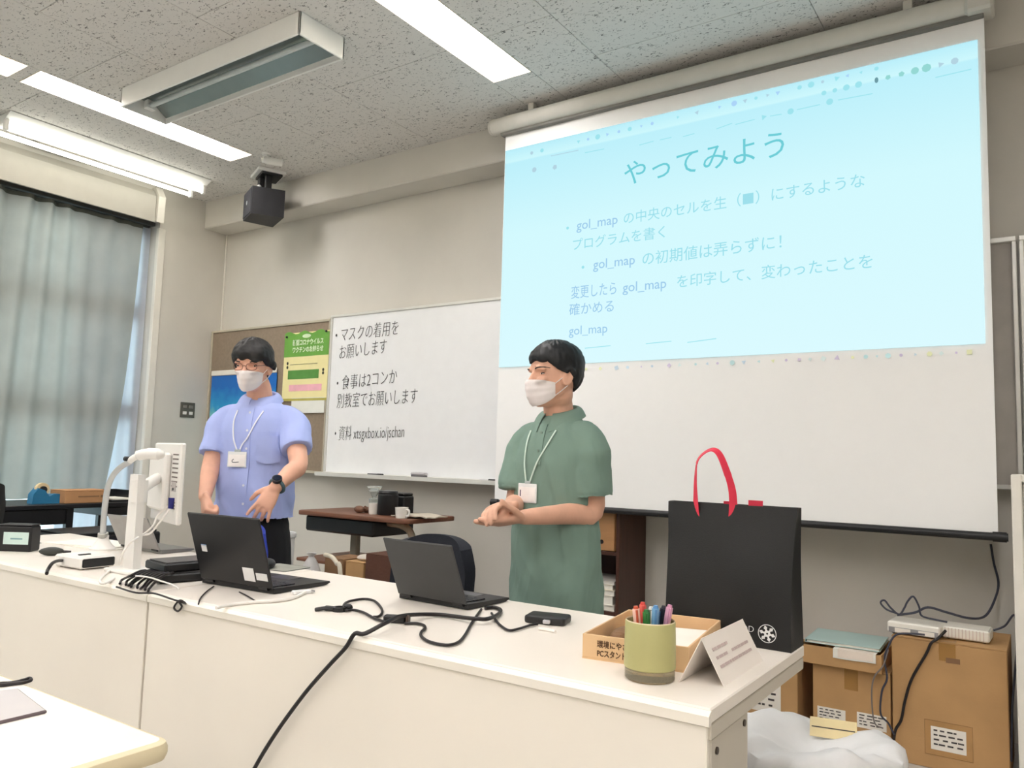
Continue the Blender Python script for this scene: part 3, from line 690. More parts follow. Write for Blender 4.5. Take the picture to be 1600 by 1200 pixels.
# ---- office chairs
M_navy = mat('chair_fabric_navy', (26, 30, 40), .9, var=.15, scale=200, bump=.15, bscale=500)
M_cblk = mat('chair_plastic', (22, 22, 24), .45)
def chair(label, loc, rz, fab, zb, w=.205):
    t = thing('office_chair', label, 'chair', loc, rz, 'office chairs behind the desks')
    def back(u, v):
        a = (u-.5)*2; s = 1-.16*abs(a)**3-.10*(1-v)
        z = zb-.34+.34*v+(.02-.05*abs(a)**2.5)*v
        return (a*w*(1-.18*max(0, v-.75)/.25*abs(a)**1.5), .20+.05*(a*a)*-1+.03*v, z)
    obj('backrest', G().grid(back, 22, 14, thick=.045), fab, t)
    obj('seat', slab(.23, .22, .08, .42, .48, .02), fab, t)
    obj('back_post', G().bx(-.03, .03, .235, .255, .36, zb-.16, .006), M_cblk, t)
    obj('gas_lift', G().cyl((0, 0, .08), (0, 0, .42), .025, n=14), M_cblk, t)
    for k in range(5):
        a = k*2*PI/5
        lg = obj('base_spoke', G().tube([(0, 0, .09), (.26*math.cos(a), .26*math.sin(a), .065)], [.022, .014], 8), M_cblk, t)
        obj('caster', G().ball((.27*math.cos(a), .27*math.sin(a), .028), .028, 10, 8), M_cblk, lg)
    return t
p = ony(685, 840, 2.42)
chair('dark navy office chair between the grey laptop and the green-shirted man', (p.x, 2.42-.21, 0), math.radians(6), M_navy, .872, .172)
chair('black office chair cut off by the left edge of the picture', (-4.60, 1.68, 0), math.radians(-60), mat('chair_black', (20, 20, 22), .8, var=.1), ond(5, 757, 3.95).z-.01, .18)
pa, pb = ony(306, 835, 2.20), ony(434, 835, 2.20)
chair('bright blue office chair behind the big black laptop', ((pa.x+pb.x)/2, 2.20-.21, 0), math.radians(0), mat('chair_blue', (32, 52, 150), .8, var=.08), ony(410, 822, 2.20).z-.012)

# ---- wooden cabinet under the screen
M_cab = mat('cabinet_wood', (70, 40, 28), .45, var=.15, scale=4, stretch=(8, 8, 1))
cz = .99; xr = ony(967, 900, 3.94).x
t = thing('wooden_shelf', 'dark wooden open shelf cabinet below the screen', 'shelf', (xr-.30, 3.94, 0)); hw = .30
obj('side', G().bx(hw-.02, hw, 0, .34, 0, cz, .002), M_cab, t); obj('side', G().bx(-hw, -hw+.02, 0, .34, 0, cz, .002), M_cab, t)
obj('top', G().bx(-hw, hw, 0, .34, cz, cz+.02, .003), M_cab, t)
for z in (.05, .36, .68): obj('shelf_board', G().bx(-hw+.02, hw-.02, .01, .33, z, z+.02, .002), M_cab, t)
obj('back', G().bx(-hw+.02, hw-.02, .331, .34, 0, cz), M_cab, t)
SH = t
tb = thing('wooden_box', 'pale wooden box with a finger hole on the cabinet shelf', 'box', (xr-.165, 3.965, .7005))
obj('body', G().bx(-.13, .13, 0, .26, 0, .25, .006), mat('pale_wood', (178, 132, 88), .5, var=.1, scale=4, stretch=(1, 1, 6)), tb)
obj('front_panel', G().bx(-.128, .128, -.012, -.001, .002, .248, .004), MATS['pale_wood'], tb)
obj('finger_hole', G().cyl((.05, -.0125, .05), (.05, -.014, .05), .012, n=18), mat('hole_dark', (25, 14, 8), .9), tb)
M_paper = mat('paper_white', (240, 236, 226), .8, var=.02)
for k in range(5):
    c_ = [(220, 214, 200), (240, 236, 226), (200, 192, 178), (236, 228, 205), (190, 186, 180)][k]; th = [.03, .05, .03, .03, .02][k]; z = .3805+sum([.03, .05, .03, .03, .02][:k])
    t = thing('book', ['thick bottom book of the pile in the cabinet', 'widest pale book, second from the bottom of the cabinet pile', 'grey-beige book in the middle of the cabinet pile', 'cream book second from the top of the cabinet pile', 'thin grey book on top of the cabinet pile'][k], 'book', (xr-.14-.01*(k % 2), 3.96, z), 0, 'books in the cabinet')
    obj('pages', G().bx(-.108, .100, .006, .25, .003, th-.003), M_paper, t)
    obj('cover', G().bx(-.11, .105, 0, .255, 0, .003).bx(-.11, .105, 0, .255, th-.003, th).bx(-.11, -.106, 0, .255, .003, th-.003), mat('cover_%d' % k, c_, .6), t)

# ---- cartons on the right under the screen
M_lab = mat('label_paper', (238, 232, 222), .7, var=.01); M_print = mat('label_print', (70, 64, 62), .8)
def shipping_label(t, x, z, w, h, y, seed, border=None):
    o = obj('label', G().bx(x-w/2, x+w/2, y-.0015, y, z-h/2, z+h/2), M_lab, t); random.seed(seed)
    for k in range(4):
        zz = z+h*(.34-.2*k); x0 = x-w*.42
        while x0 < x+w*.3:
            l = random.uniform(.08, .2)*w
            obj('print_line', G().bx(x0, x0+l, y-.0028, y-.0017, zz-h*.03, zz+h*.035), M_print, o); x0 += l+w*random.uniform(.02, .12)
    if border:
        b = border
        tw = obj('tape_window', G().bx(x-w/2-b, x+w/2+b, y-.0007, y-.0001, z-h/2-b, z+h/2+b), mat('clear_tape', (182, 140, 90), .25), t)
        obj('tape_edge', G().tube([V(x-w/2-b, y-.001, z-h/2-b), V(x+w/2+b, y-.001, z-h/2-b), V(x+w/2+b, y-.001, z+h/2+b), V(x-w/2-b, y-.001, z+h/2+b)], .0008, 4, closed=True), mat('tape_outline', (128, 92, 50), .6), tw)  # thin darker outline along the border of the clear tape
YBX = 3.72
a = ony(1393, 1003, YBX); b = ony(1573, 1015, YBX)
big = carton('cardboard_box', 'tallest cardboard carton at the right carrying the white routers', (a.x+b.x)/2, YBX+.19, b.x-a.x, .38, .505, M_card)
w = (b.x-a.x)
obj('tape', G().bx(-.03, .03, -.1908, -.1902, .505-.075, .5), M_tape, big)
obj('tape', G().bx(-.03, .03, -.19, .19, .5052, .5058), M_tape, big)
obj('handle_hole', G().bx(-.005, .045, -.1918, -.1908, .425, .445, .0), M_card2, big)
q = ony(1482, 1157, YBX); shipping_label(big, q.x-(a.x+b.x)/2, q.z, .125, .09, -.19, 3, .022)
a2 = ony(1270, 1053, YBX); b2 = ony(1391, 1070, YBX)
mid = carton('cardboard_box', 'middle carton with two shipping labels, under the flat tray', (a2.x+b2.x)/2-.0, YBX+.18, (b2.x-a2.x), .36, .345, M_card)
obj('tape', G().bx(-.025, .03, -.1808, -.1802, .25, .338), M_tape, mid)
for (u, v) in ((1299, 1118), (1362, 1128)):
    q = ony(u, v, YBX); shipping_label(mid, q.x-(a2.x+b2.x)/2, q.z, .115, .062, -.18, u)
a3 = ony(1150, 1120, YBX); b3 = ony(1246, 1030, YBX)
sm = carton('cardboard_box', 'carton with a large white label behind the desk end', (a3.x+b3.x)/2-.04, YBX+.17, b3.x-a3.x+.08, .34, .365, M_card)
q = ony(1192, 1088, YBX); shipping_label(sm, q.x-((a3.x+b3.x)/2-.04), q.z, .16, .13, -.17, 5)
# flat tray with folder on the middle carton
t0 = ony(1250, 1012, YBX-.03); t1 = ony(1378, 1035, YBX-.03)
fx = (t0.x+t1.x)/2; fw = t1.x-t0.x
ft = carton('cardboard_tray', 'shallow cardboard tray on the middle carton holding papers', fx, YBX+.13, fw, .34, .075, M_card, .346, 0, True)
t = thing('file_folder', 'pale blue file folder lying on the shallow tray', 'folder', (fx, YBX+.12, .4265), math.radians(2))
M_fold = mat('folder_blue', (176, 200, 196), .6, var=.02)
obj('cover', G().bx(-.15, .15, -.13, .15, .012, .015, .001), M_fold, t); obj('cover', G().bx(-.15, .15, -.13, .15, 0, .003, .001), M_fold, t)
obj('spine', G().bx(-.153, -.15, -.13, .15, 0, .015), M_fold, t); obj('sheets', G().bx(-.145, .145, -.125, .145, .003, .012), M_paper, t)
yft = YBX+.13-.17
t = thing('paper_sheet', 'pale papers hanging over the front of the shallow tray', 'papers', (fx+.06, yft, .4215))
M_pc = mat('paper_cream', (236, 222, 208), .8)
for k in range(2):
    x0, x1 = -.085+.02*k, .085-.01*k
    obj('sheet', G().grid(lambda u, v: (x0+(x1-x0)*u, (.14-.145*min(1, v/.7)-.002*k), (.0012+.0008*k) if v < .7 else .0012-(v-.7)/.3*(.038-.006*k)-.004*math.sin(u*5+k)*(v-.7)), 10, 10, thick=.0006), M_pc if k else M_paper, t)
# white routers on the tall carton
M_rt = mat('router_white', (240, 236, 226), .4, var=.01)
for k, (u, y, w_, d_, lb) in enumerate(((1433, YBX+.10, .20, .15, 'white router box with grey label front, left one on the tall carton'), (1512, YBX+.14, .17, .14, 'white power box with ribbed side, right one on the tall carton'))):
    q = ony(u, 990, y)
    t = thing('network_router', lb, 'router', (q.x, y, .5062), math.radians(-4+2*k), 'white boxes on the tall carton')
    obj('body', G().bx(-w_/2, w_/2, -d_/2, d_/2, .004, .05, .006), M_rt, t)
    if k == 0:
        obj('front_panel', G().bx(-w_/2+.006, w_/2-.006, -d_/2-.002, -d_/2, .006, .028), mat('router_grey', (150, 148, 148), .5), t)
        obj('sticker', G().bx(-.07, -.01, -d_/2-.003, -d_/2-.002, .008, .026), M_lab, t); obj('sticker', G().bx(.02, .08, -d_/2-.003, -d_/2-.002, .008, .026), M_lab, t)
    else:
        for j in range(12): obj('rib', G().bx(-w_/2+.01+j*.0125, -w_/2+.013+j*.0125, -d_/2-.002, -d_/2+.001, .008, .046), mat('rib_beige', (215, 200, 190), .5), t)
    for sx in (-1, 1):
        for sy in (-1, 1): obj('foot', G().cyl((sx*(w_/2-.02), sy*(d_/2-.02), 0), (sx*(w_/2-.02), sy*(d_/2-.02), .004), .006, n=10), M_blk, t)
M_cable = mat('cable_dark', (58, 60, 74), .5); M_cablr = mat('cable_black', (24, 18, 20), .45)
def cable(name, label, pts, r, m, k=6, cat='cable'):
    return tag(obj(name, G().tube(smooth_path(pts, k), r, 8), m), label, cat)
yc = YBX+.06
cable('network_cable', 'dark cable looping above the left router', [ony(u, v, yc) for u, v in ((1400, 958), (1385, 952), (1376, 942), (1382, 938), (1392, 950), (1405, 960), (1413, 950), (1418, 940), (1427, 932), (1436, 948), (1440, 962), (1460, 968), (1480, 972))], .004, M_cable)
cable('network_cable', 'dark cable draped over both white boxes and up the wall', [ony(u, v, y) for u, v, y in ((1402, 961, yc+.03), (1430, 957, yc+.03), (1450, 949, yc+.03), (1480, 957, yc+.06), (1515, 966, 3.9), (1540, 962, 4.0), (1555, 935, 4.1), (1560, 910, 4.2), (1553, 880, 4.27), (1548, 850, 4.28))], .005, M_cable)
cable('network_cable', 'dark cable running down between the two cartons', [ony(u, v, YBX-.03) for u, v in ((1445, 992), (1425, 990), (1400, 992), (1388, 1010), (1382, 1030), (1386, 1060), (1378, 1080), (1376, 1115), (1388, 1130), (1397, 1148))], .004, M_cable)
cable('power_cord', 'thick black power cord down the front of the tall carton', [ony(u, v, YBX-.015) for u, v in ((1478, 985), (1465, 998), (1455, 1005), (1447, 1022), (1425, 1060), (1414, 1095), (1408, 1125), (1398, 1145))]+[ony(1395, 1190, YBX-.04), ony(1392, 1230, YBX-.05)], .0055, M_cablr)
cable('network_cable', 'thin grey cord hanging in front of the middle carton', [ony(u, v, YBX-.05) for u, v in ((1388, 1015), (1380, 1040), (1366, 1058), (1362, 1085), (1366, 1128), (1380, 1138))], .003, mat('cable_grey', (120, 112, 108), .5))
cable('network_cable', 'thin dark cable at the right of the tall carton', [ony(u, v, y) for u, v, y in ((1552, 985, 3.9), (1570, 978, 3.9), (1586, 962, 3.85))]+[ony(1588, 1020, 3.85), ony(1582, 1100, 3.8), ony(1580, 1190, 3.75)], .004, M_cable)

# ---- waste bin with white liner right of the desk
p = ony(1272, 1160, 2.45)
t = thing('waste_bin', 'waste bin lined with a crumpled white plastic bag by the desk end', 'waste bin', (p.x, 2.45, 0)); bz = .40
obj('body', G().lathe([(0, 0), (.15, 0), (.155, .005), (.19, bz-.02), (.186, bz-.02), (.15, .01), (0, .01)], 32), mat('bin_grey', (190, 186, 182), .5), t)
def wob(a, i): return .05*noise.noise(V(math.cos(a*2*PI)*2.2, math.sin(a*2*PI)*2.2, i*.35))+.03*noise.noise(V(math.cos(a*2*PI)*5, math.sin(a*2*PI)*5, i*.3))
prof = [(.222, .22), (.226, .25), (.232, .28), (.240, .34), (.243, .385), (.236, .415), (.215, .432), (.185, .44), (.15, .443), (.11, .436), (.07, .424), (.03, .416), (.004, .414)]
R = []
for i, (r, z) in enumerate(prof):
    row = []
    for k in range(120):
        a = 2*PI*k/120; fal = min(1, r/.16)
        pleat = abs(math.sin(a*5.5+1.2*noise.noise(V(math.cos(a)*1.5, math.sin(a)*1.5, i*.12))))
        rr_ = r*(1+.045*fal*(pleat-.6)+.05*noise.noise(V(math.cos(a)*1.6, math.sin(a)*1.6, i*.15)))
        zz_ = z+.05*noise.noise(V(rr_*math.cos(a)*6+2, rr_*math.sin(a)*6, 1.5))*(1 if i > 3 else .5)+.02*noise.noise(V(rr_*math.cos(a)*15, rr_*math.sin(a)*15, 4))*(1 if i > 5 else 0)
        row.append(V(rr_*math.cos(a), rr_*math.sin(a), zz_))
    R.append(row)
g = G().rings(R, False, True)
for r_ in R:
    for v_ in r_: v_.z -= .015
g = G().rings(R, False, True)
obj('liner', g, mat('liner_white', (246, 245, 245), .5, var=.01, trans=.15, bump=.3, bscale=10), t, angle=60)
q = ony(1305, 1140, 2.56)
t = thing('envelope', 'buff paper card with a dark line sticking out of the waste bin', 'card', (q.x-.01, 2.58, .41), math.radians(12))
obj('sheet', G().box((0, 0, .02), (.13, .06, .0012), 0, Matrix.Rotation(math.radians(48), 4, 'X')), mat('buff_paper', (226, 208, 160), .7), t)
obj('printed_line', G().box((0, 0, .021), (.12, .003, .0016), 0, Matrix.Rotation(math.radians(48), 4, 'X')), M_print, t)

# ---- black desk by the window with its clutter
BX0, BX1, BY0, BY1, BZ = -5.85, -5.30, 2.15, 3.20, .815
t = thing('black_desk', 'black desk standing in front of the curtain', 'desk', ((BX0+BX1)/2, (BY0+BY1)/2, 0)); hx, hy = (BX1-BX0)/2, (BY1-BY0)/2
M_bd = mat('black_laminate', (22, 22, 26), .35, var=.1)
obj('top', G().bx(-hx, hx, -hy-.5, hy, BZ-.03, BZ, .004), M_bd, t)
for (a, b) in ((-hx+.03, -hy-.45), (hx-.03, -hy-.45), (-hx+.03, hy-.03), (hx-.03, hy-.03), (hx-.03, 0.02)): obj('leg', G().bx(a-.022, a+.022, b-.022, b+.022, 0, BZ-.03, .003), M_bd, t)
obj('drawer', G().bx(-hx+.08, hx-.02, hy-.27, hy-.08, BZ-.09, BZ-.031, .004), M_bd, t)
obj('drawer', G().bx(-hx+.08, hx-.02, -.42, .0, BZ-.13, BZ-.031, .004), M_bd, t)
obj('lower_shelf', G().bx(-hx+.05, hx-.05, -hy-.4, hy-.06, .42, .44, .003), M_bd, t)
q = onx(74, 783, BX1-.14)
t = thing('tape_dispenser', 'blue tape dispenser with a roll on the black desk', 'tape dispenser', (BX1-.14, q.y-.025, BZ), PI/2)
obj('body', G().prism([V(-.085, -.035, 0), V(.085, -.035, 0), V(.085, -.035, .06), V(.045, -.035, .06), V(.02, -.035, .045), V(-.01, -.035, .085), V(-.05, -.035, .1), V(-.08, -.035, .06)], (0, .07, 0)), mat('dispenser_blue', (40, 120, 165), .4), t)
obj('tape_roll', G().lathe([(.022, -.015), (.042, -.015), (.042, .015), (.022, .015), (.022, -.015)], 24, M=Matrix.Translation((-.015, 0, .09)) @ Matrix.Rotation(PI/2, 4, 'X')), mat('tape_cream', (235, 210, 165), .5), t)
obj('hub', G().cyl((-.015, -.028, .09), (-.015, .028, .09), .021, n=18), M_blk, t)
q0 = onx(92, 775, BX1-.12); q1 = onx(160, 775, BX1-.12)
t = carton('cardboard_box', 'small cardboard box with a slot beside the blue tape dispenser', BX1-.14, (q0.y+q1.y)/2, .2, q1.y-q0.y, .085, mat('cardboard_warm', (190, 142, 98), .8, var=.05), BZ)
obj('slot', G().bx(.1, .1012, -.06, .08, .04, .048), M_card2, t); obj('slot', G().bx(.1, .1012, .09, .11, .035, .052), M_card2, t)
q = onx(178, 781, BX1-.2)
t = thing('document_tray', 'black document tray with white sheets at the right end of the black desk', 'tray', (BX1-.2, q.y, BZ))
obj('tray', G().bx(-.14, .14, -.09, .09, 0, .012, .002).bx(-.14, .14, .08, .09, .012, .075, .002).bx(-.14, -.13, -.09, .08, .012, .075, .002), M_bd, t)
obj('sheet', G().bx(-.12, .135, -.085, .075, .013, .022), M_paper, t)
# low dark cabinet and papers in front of it
q = onx(110, 822, -4.75)
t = thing('equipment_box', 'low black equipment box behind the document camera', 'box', (-4.70, onx(110, 822, -4.75).y+.12, 0))
obj('body', G().bx(-.2, .2, -.24, .3, .0, .69, .01), M_bd, t); obj('panel', G().bx(.2, .206, -.2, .26, .5, .67, .003), mat('dark_panel', (40, 40, 48), .25), t)
obj('lid', G().bx(-.19, .19, -.22, .28, .69, .705, .006), M_bd, t)
q = onx(18, 818, -5.09)
t = thing('storage_box', 'dark storage box at the left with loose papers on top', 'box', (-5.09, q.y-.10, 0))
obj('body', G().bx(-.16, .16, -.22, .2, 0, .68, .01), mat('dark_blue_box', (26, 30, 46), .5), t); obj('lid', G().bx(-.165, .165, -.225, .205, .681, .7, .005), MATS['dark_blue_box'], t)
t = thing('paper_stack', 'loose white papers on the dark storage box at the left', 'papers', (-5.09, q.y-.06, .7005), .2)
for k in range(4): obj('sheet', G().box((.005*k, -.01*k, .003+.006*k), (.24, .19-.01*k, .004), 0, Matrix.Rotation(.12*k, 4, 'Z')), M_paper, t)
# ================================================================== THINGS ON THE DESKS
def as_part(o, t, name):
    bpy.context.view_layer.update()
    o.parent = t; o.matrix_parent_inverse = t.matrix_world.inverted(); o.name = name
    for k in ('label', 'category', 'group'):
        if k in o: del o[k]
def Z(u, v, dz=0.0): return onz(u, v, DT+dz)
M_kb = mat('keyboard_black', (30, 31, 36), .5, var=.1); M_scr = mat('dark_screen', (12, 14, 18), .12)
def laptop(name, label, pl, pr, depth_, lid_h, tilt, m_lid, m_base, stickers=(), keys=True):
    a = Vector(pl); b = Vector(pr); d = b-a; w = d.length; rz = math.atan2(d.y, d.x)
    t = thing(name, label, 'laptop', ((a.x+b.x)/2, (a.y+b.y)/2, DT), rz, 'open laptops on the lecture desks'); hw = w/2
    base = obj('base', G().prism([V(-hw, 0, .002), V(-hw, 0, .018), V(-hw, depth_-.004, .013), V(-hw, depth_, .008), V(-hw, depth_-.02, .002)], (w, 0, 0)), m_base, t)
    if keys:
        for r_ in range(5):
            n = 13 if r_ < 4 else 7
            for k in range(n):
                kw = (w-.04)/n; x = -hw+.02+kw*(k+.5); y = .025+.019*r_
                obj('key', G().box((x, y, .0195-.0022*(y/.1)), (kw*.86, .016, .004)), M_kb, base)
        obj('touchpad', G().bx(-.045, .055, depth_-.085, depth_-.02, .0135, .0145), mat('touchpad_grey', (52, 53, 58), .3), base)
    for s in (-1, 1): obj('hinge', G().tube([(s*hw*.75-.02, -.002, .016), (s*hw*.75+.02, -.002, .016)], .007, 10), M_blk, t)
    Mx = Matrix.Translation((0, 0, .014)) @ Matrix.Rotation(tilt, 4, 'X')   # lid stands up, leaning away from the user
    lid = obj('lid', G().bx(-hw, hw, -.006, .001, .004, lid_h, .003, Mx), m_lid, t)
    obj('screen', G().bx(-hw+.008, hw-.008, .0012, .002, .018, lid_h-.008, 0, Mx), M_scr, lid)
    for (x, z, ww, hh, mm) in stickers: obj('sticker', G().bx(x-ww/2, x+ww/2, -.0072, -.0062, z-hh/2, z+hh/2, 0, Mx), mm, lid)
    return t
M_l1 = mat('laptop_black', (18, 18, 21), .45, var=.08); M_l2 = mat('laptop_dark_grey', (58, 59, 60), .5, var=.04); M_l3 = mat('laptop_silver', (150, 148, 146), .4, metal=.3)
M_stk = mat('sticker_white', (232, 232, 232), .5)
a, b = Z(316, 911), Z(428, 929)
lp = laptop('laptop', 'large black laptop with white stickers on its lid', a, b, .25, .238, math.radians(18), M_l1, M_l1,
       [(.075, .045, .05, .045, M_stk), (.133, .042, .05, .024, M_stk), (-.118, .118, .025, .024, M_stk), (-.118, .128, .025, .006, mat('sticker_blue', (60, 120, 180), .5))])
a, b = Z(624, 935), Z(731, 954)
laptop('laptop', 'plain dark grey laptop in front of the navy chair', a, b, .205, .198, math.radians(24), M_l2, M_l1)
a = Z(251, 866); 
laptop('laptop', 'silver-grey laptop standing open behind the white monitor stand', (a.x-.31, a.y+.0, DT), a, .16, .155, math.radians(26), M_l3, mat('laptop_base_silver', (130, 130, 126), .4, metal=.3), keys=False)

# ---- white monitor on an arm
M_mon = mat('monitor_white', (236, 233, 228), .4, var=.01); M_slot = mat('vent_dark', (120, 110, 104), .7)
pn = ony(279, 757, 1.86)
best = min(((ony(238, 757, y)-pn).length-.36)**2 + (0 if y > 1.86 else 9) for y in [1.86+.01*k for k in range(60)])
for y in [1.86+.01*k for k in range(60)]:
    if ((ony(238, 757, y)-pn).length-.36)**2 == best: pf = ony(238, 757, y)
ztop, zbot = ony(279, 692, 1.86).z, ony(281, 822, 1.86).z
d = (pn-pf); rz = math.atan2(d.y, d.x); wm = math.hypot(d.x, d.y); hm = ztop-zbot
col = Z(204, 893)
t = thing('monitor', 'white computer monitor seen from the side on a white stand', 'monitor', (col.x, col.y, DT))
c = (pn+pf)/2-t.location
Mm = Matrix.Translation((c.x, c.y, zbot-DT)) @ Matrix.Rotation(rz, 4, 'Z')
pan = obj('panel', G().bx(-wm/2, wm/2, 0, .022, 0, hm, .006, Mm), M_mon, t)
obj('screen', G().bx(-wm/2+.012, wm/2-.012, .0225, .024, .012, hm-.012, 0, Mm), M_scr, pan)
obj('back_cover', G().bx(-wm/2+.04, wm/2-.10, -.03, -.001, .05, hm-.04, .01, Mm), M_mon, pan)
for k in range(8): obj('vent_slot', G().bx(wm/2-.09, wm/2-.02, -.0015, .0005, hm-.05-.018*k, hm-.044-.018*k, 0, Mm), M_slot, pan)
for k in range(3): obj('vent_slot', G().bx(wm/2-.09, wm/2-.03, -.0015, .0005, .06+.012*k, .065+.012*k, 0, Mm), M_slot, pan)
obj('port_panel', G().bx(wm/2-.085, wm/2-.03, -.0018, .0005, hm*.40, hm*.52, 0, Mm), mat('port_grey', (185, 178, 175), .5), pan)
obj('port', G().cyl(Mm @ V(wm/2-.06, -.004, hm*.43), Mm @ V(wm/2-.06, 0, hm*.43), .006, n=12), M_blk, pan)
ch = ond(207, 742, depth(col)-.02).z-DT
obj('stand_column', G().prism([V(-.032, -.012, .012), V(.032, -.012, .012), V(.026, -.012, ch), V(-.026, -.012, ch)], (0, .03, 0)), M_mon, t)
obj('stand_base', slab(.085, .06, .02, 0, .012, .004), M_mon, t)
ac = Mm @ V(0, -.03, hm*.55)
obj('arm', G().tube(smooth_path([(0, .005, ch-.06), (ac*.5).xyz+V(0, 0, .5*(ch-.06)-.0), ac]), [.022]*13, 12), M_mon, t)
obj('arm_joint', G().cyl((0, .01, ch-.10), (0, .01, ch-.02), .03, n=18), M_mon, t)
# monitor cables
kb = Mm @ V(wm/2-.10, -.006, .07)+t.location; kb2 = Mm @ V(wm/2-.05, -.006, .075)+t.location
M_cw = mat('cable_white', (238, 234, 228), .45)
dpt = depth(kb)
sc1 = cable('monitor_cable', 'white signal cable hanging from the back of the monitor', [kb]+[ond(u, v, dpt-.05*k) for k, (u, v) in enumerate(((246, 806), (240, 820), (228, 832)))]+[ond(212, 842, depth(col)-.06), ond(200, 852, depth(col)-.06), ond(190, 868, depth(col)-.05), Z(187, 880, .008)], .004, M_cw)
sc2 = cable('monitor_cable', 'white power cable of the monitor joining the signal cable', [kb2]+[ond(u, v, dpt-.06) for u, v in ((257, 806), (248, 818), (235, 833), (222, 836))], .004, M_cw)
for o in (sc1, sc2): as_part(o, t, 'cable')
obj('cable_plug', G().tube([kb2+V(0, 0, .03)-t.location, kb2+V(0, -.002, -.012)-t.location], [.014, .011], 12), mat('plug_blue', (40, 40, 120), .4), t)
cable('white_cable', 'white cable curling on the desk at the foot of the stand', [Z(u, v, .005) for u, v in ((180, 888), (173, 891), (164, 897), (156, 907), (160, 912), (170, 909), (178, 903))], .0045, M_cw)

# ---- document camera
c0 = Z(125, 892); c1 = Z(180, 886); c2 = Z(88, 880)
e1 = (c1-c0); e1.z = 0; L1 = min(e1.length, .2); e1.normalize(); L2 = .17; rz = math.atan2(e1.y, e1.x)
t = thing('document_camera', 'white document camera with a bent gooseneck arm on a black-sided base', 'document camera', c0.to_tuple(), rz)
obj('base', G().bx(0, L1, 0, L2, .004, .046, .006), M_mon, t)
obj('side_panel', G().bx(.006, L1-.006, -.0022, .0005, .009, .040, .004), M_blk, t)
for (x, y) in ((.02, .02), (L1-.02, .02), (.02, L2-.02), (L1-.02, L2-.02)): obj('foot', G().cyl((x, y, 0), (x, y, .004), .007, n=10), M_blk, t)
obj('button', G().bx(.03, .075, .06, .075, .046, .05, .002), M_blk, t)
Ti = Matrix.Rotation(-rz, 4, 'Z') @ Matrix.Translation(-c0)
fp = onz(160, 858, DT+.046); fl = Ti @ fp
obj('arm_foot', G().lathe([(0, .046), (.048, .046), (.048, .05), (.035, .062), (.02, .085), (.02, .1)], 24, c=(fl.x, fl.y, 0)), M_mon, t)
dd = depth(fp)
neck = [fp+V(0, 0, .05)]+[ond(u, v, dd-.01*k) for k, (u, v) in enumerate(((161, 830), (163, 800), (166, 775), (170, 757), (178, 741), (190, 729), (206, 720)))]
obj('arm_sleeve', G().cyl(Ti @ (fp+V(0, 0, .04)), Ti @ ond(161, 833, dd), .019, n=16), mat('sleeve_grey', (175, 174, 168), .5), t)
obj('gooseneck', G().tube([Ti @ p for p in smooth_path(neck)], .011, 12), mat('gooseneck_silver', (200, 202, 202), .3, metal=.5), t)
hd = [Ti @ ond(u, v, dd-.08) for u, v in ((204, 719), (216, 712), (232, 709), (250, 710))]
obj('camera_head', G().tube(smooth_path(hd), [.012]*6+[.02]*6+[.022]*6+[.018], 14, round_=True), M_mon, t)
cl = Ti @ ond(199, 717, dd-.08)
obj('clip', G().box(cl, (.028, .02, .018), .005), M_blk, t)
cc_ = cable('camera_cable', 'short black cable at the side of the document camera base', [Z(103, 876, .02), Z(92, 876, .03), Z(82, 880, .03), Z(75, 890, .01), Z(73, 896, .006)], .006, M_cablr)
as_part(cc_, t, 'cable')
t = thing('adapter_plug', 'dark rounded plug lying left of the document camera base', 'plug', Z(80, 868).to_tuple(), 1.0)
obj('body', G().ball((0, 0, .017), (.045, .02, .017), 16, 10), mat('dark_green_grey', (52, 54, 50), .5), t); obj('cord_stub', G().cyl((.04, 0, .015), (.07, 0, .012), .006, n=10), M_cablr, t)

# ---- black hubs with many cables
h0 = Z(238, 909)
for k, (dz, lb) in enumerate(((0, 'lower black hub box beside the monitor stand'), (.034, 'upper black hub box stacked beside the monitor stand'))):
    t = thing('network_hub', lb, 'hub', (h0.x+.02-.012*k, h0.y+.105+.012*k, DT+dz), math.radians(78+5*k), 'black hubs in a pile')
    obj('body', G().bx(-.11, .11, -.075, .075, .002, .03, .005), M_blk, t)
    obj('top_plate', G().bx(-.10, .10, -.065, .065, .0302, .0335, .002), mat('hub_top', (70, 68, 68), .4), t)
    for j in range(6): obj('port', G().bx(-.095+.032*j, -.072+.032*j, .0752, .077, .008, .022), mat('port_dark', (50, 50, 55), .3), t)
random.seed(9)
for k in range(8):
    u = 205+k*6.5; v0 = 897+k*.5
    P = [Z(u+22, v0-6, .03), Z(u+12, v0-4, .045), Z(u-2, v0+3, .035), Z(u-12-random.random()*5, 906+k*1.7, .008), Z(u-20+random.random()*6, 912+k*1.6, .006)]
    uc = cable('usb_cable', 'one of the short black cables plugged into the hubs', P, .004, M_cablr)
    as_part(uc, t, 'cable')
cable('usb_cable', 'thin white cable across the black hubs', [Z(u, v, .04) for u, v in ((212, 900), (232, 902), (252, 908), (270, 914), (280, 920))], .0025, M_cw)
cable('headphone_cord', 'thin black cord looped over the front edge of the desk', [Z(u, v, .004) for u, v in ((182, 917), (212, 926), (240, 927), (268, 936), (281, 940))]+[ony(u, v, DY0-.006) for u, v in ((290, 943), (282, 938), (276, 942), (272, 950), (278, 955), (284, 948), (280, 941))], .003, M_cablr)
cable('thin_wire', 'thin black wire curving from under the big laptop, left one', [Z(u, v, .004) for u, v in ((334, 916), (322, 925), (313, 935), (310, 944))], .0022, M_cablr)
cable('thin_wire', 'thin black wire from under the big laptop, right one', [Z(u, v, .004) for u, v in ((374, 925), (386, 931), (399, 939))], .0022, M_cablr)
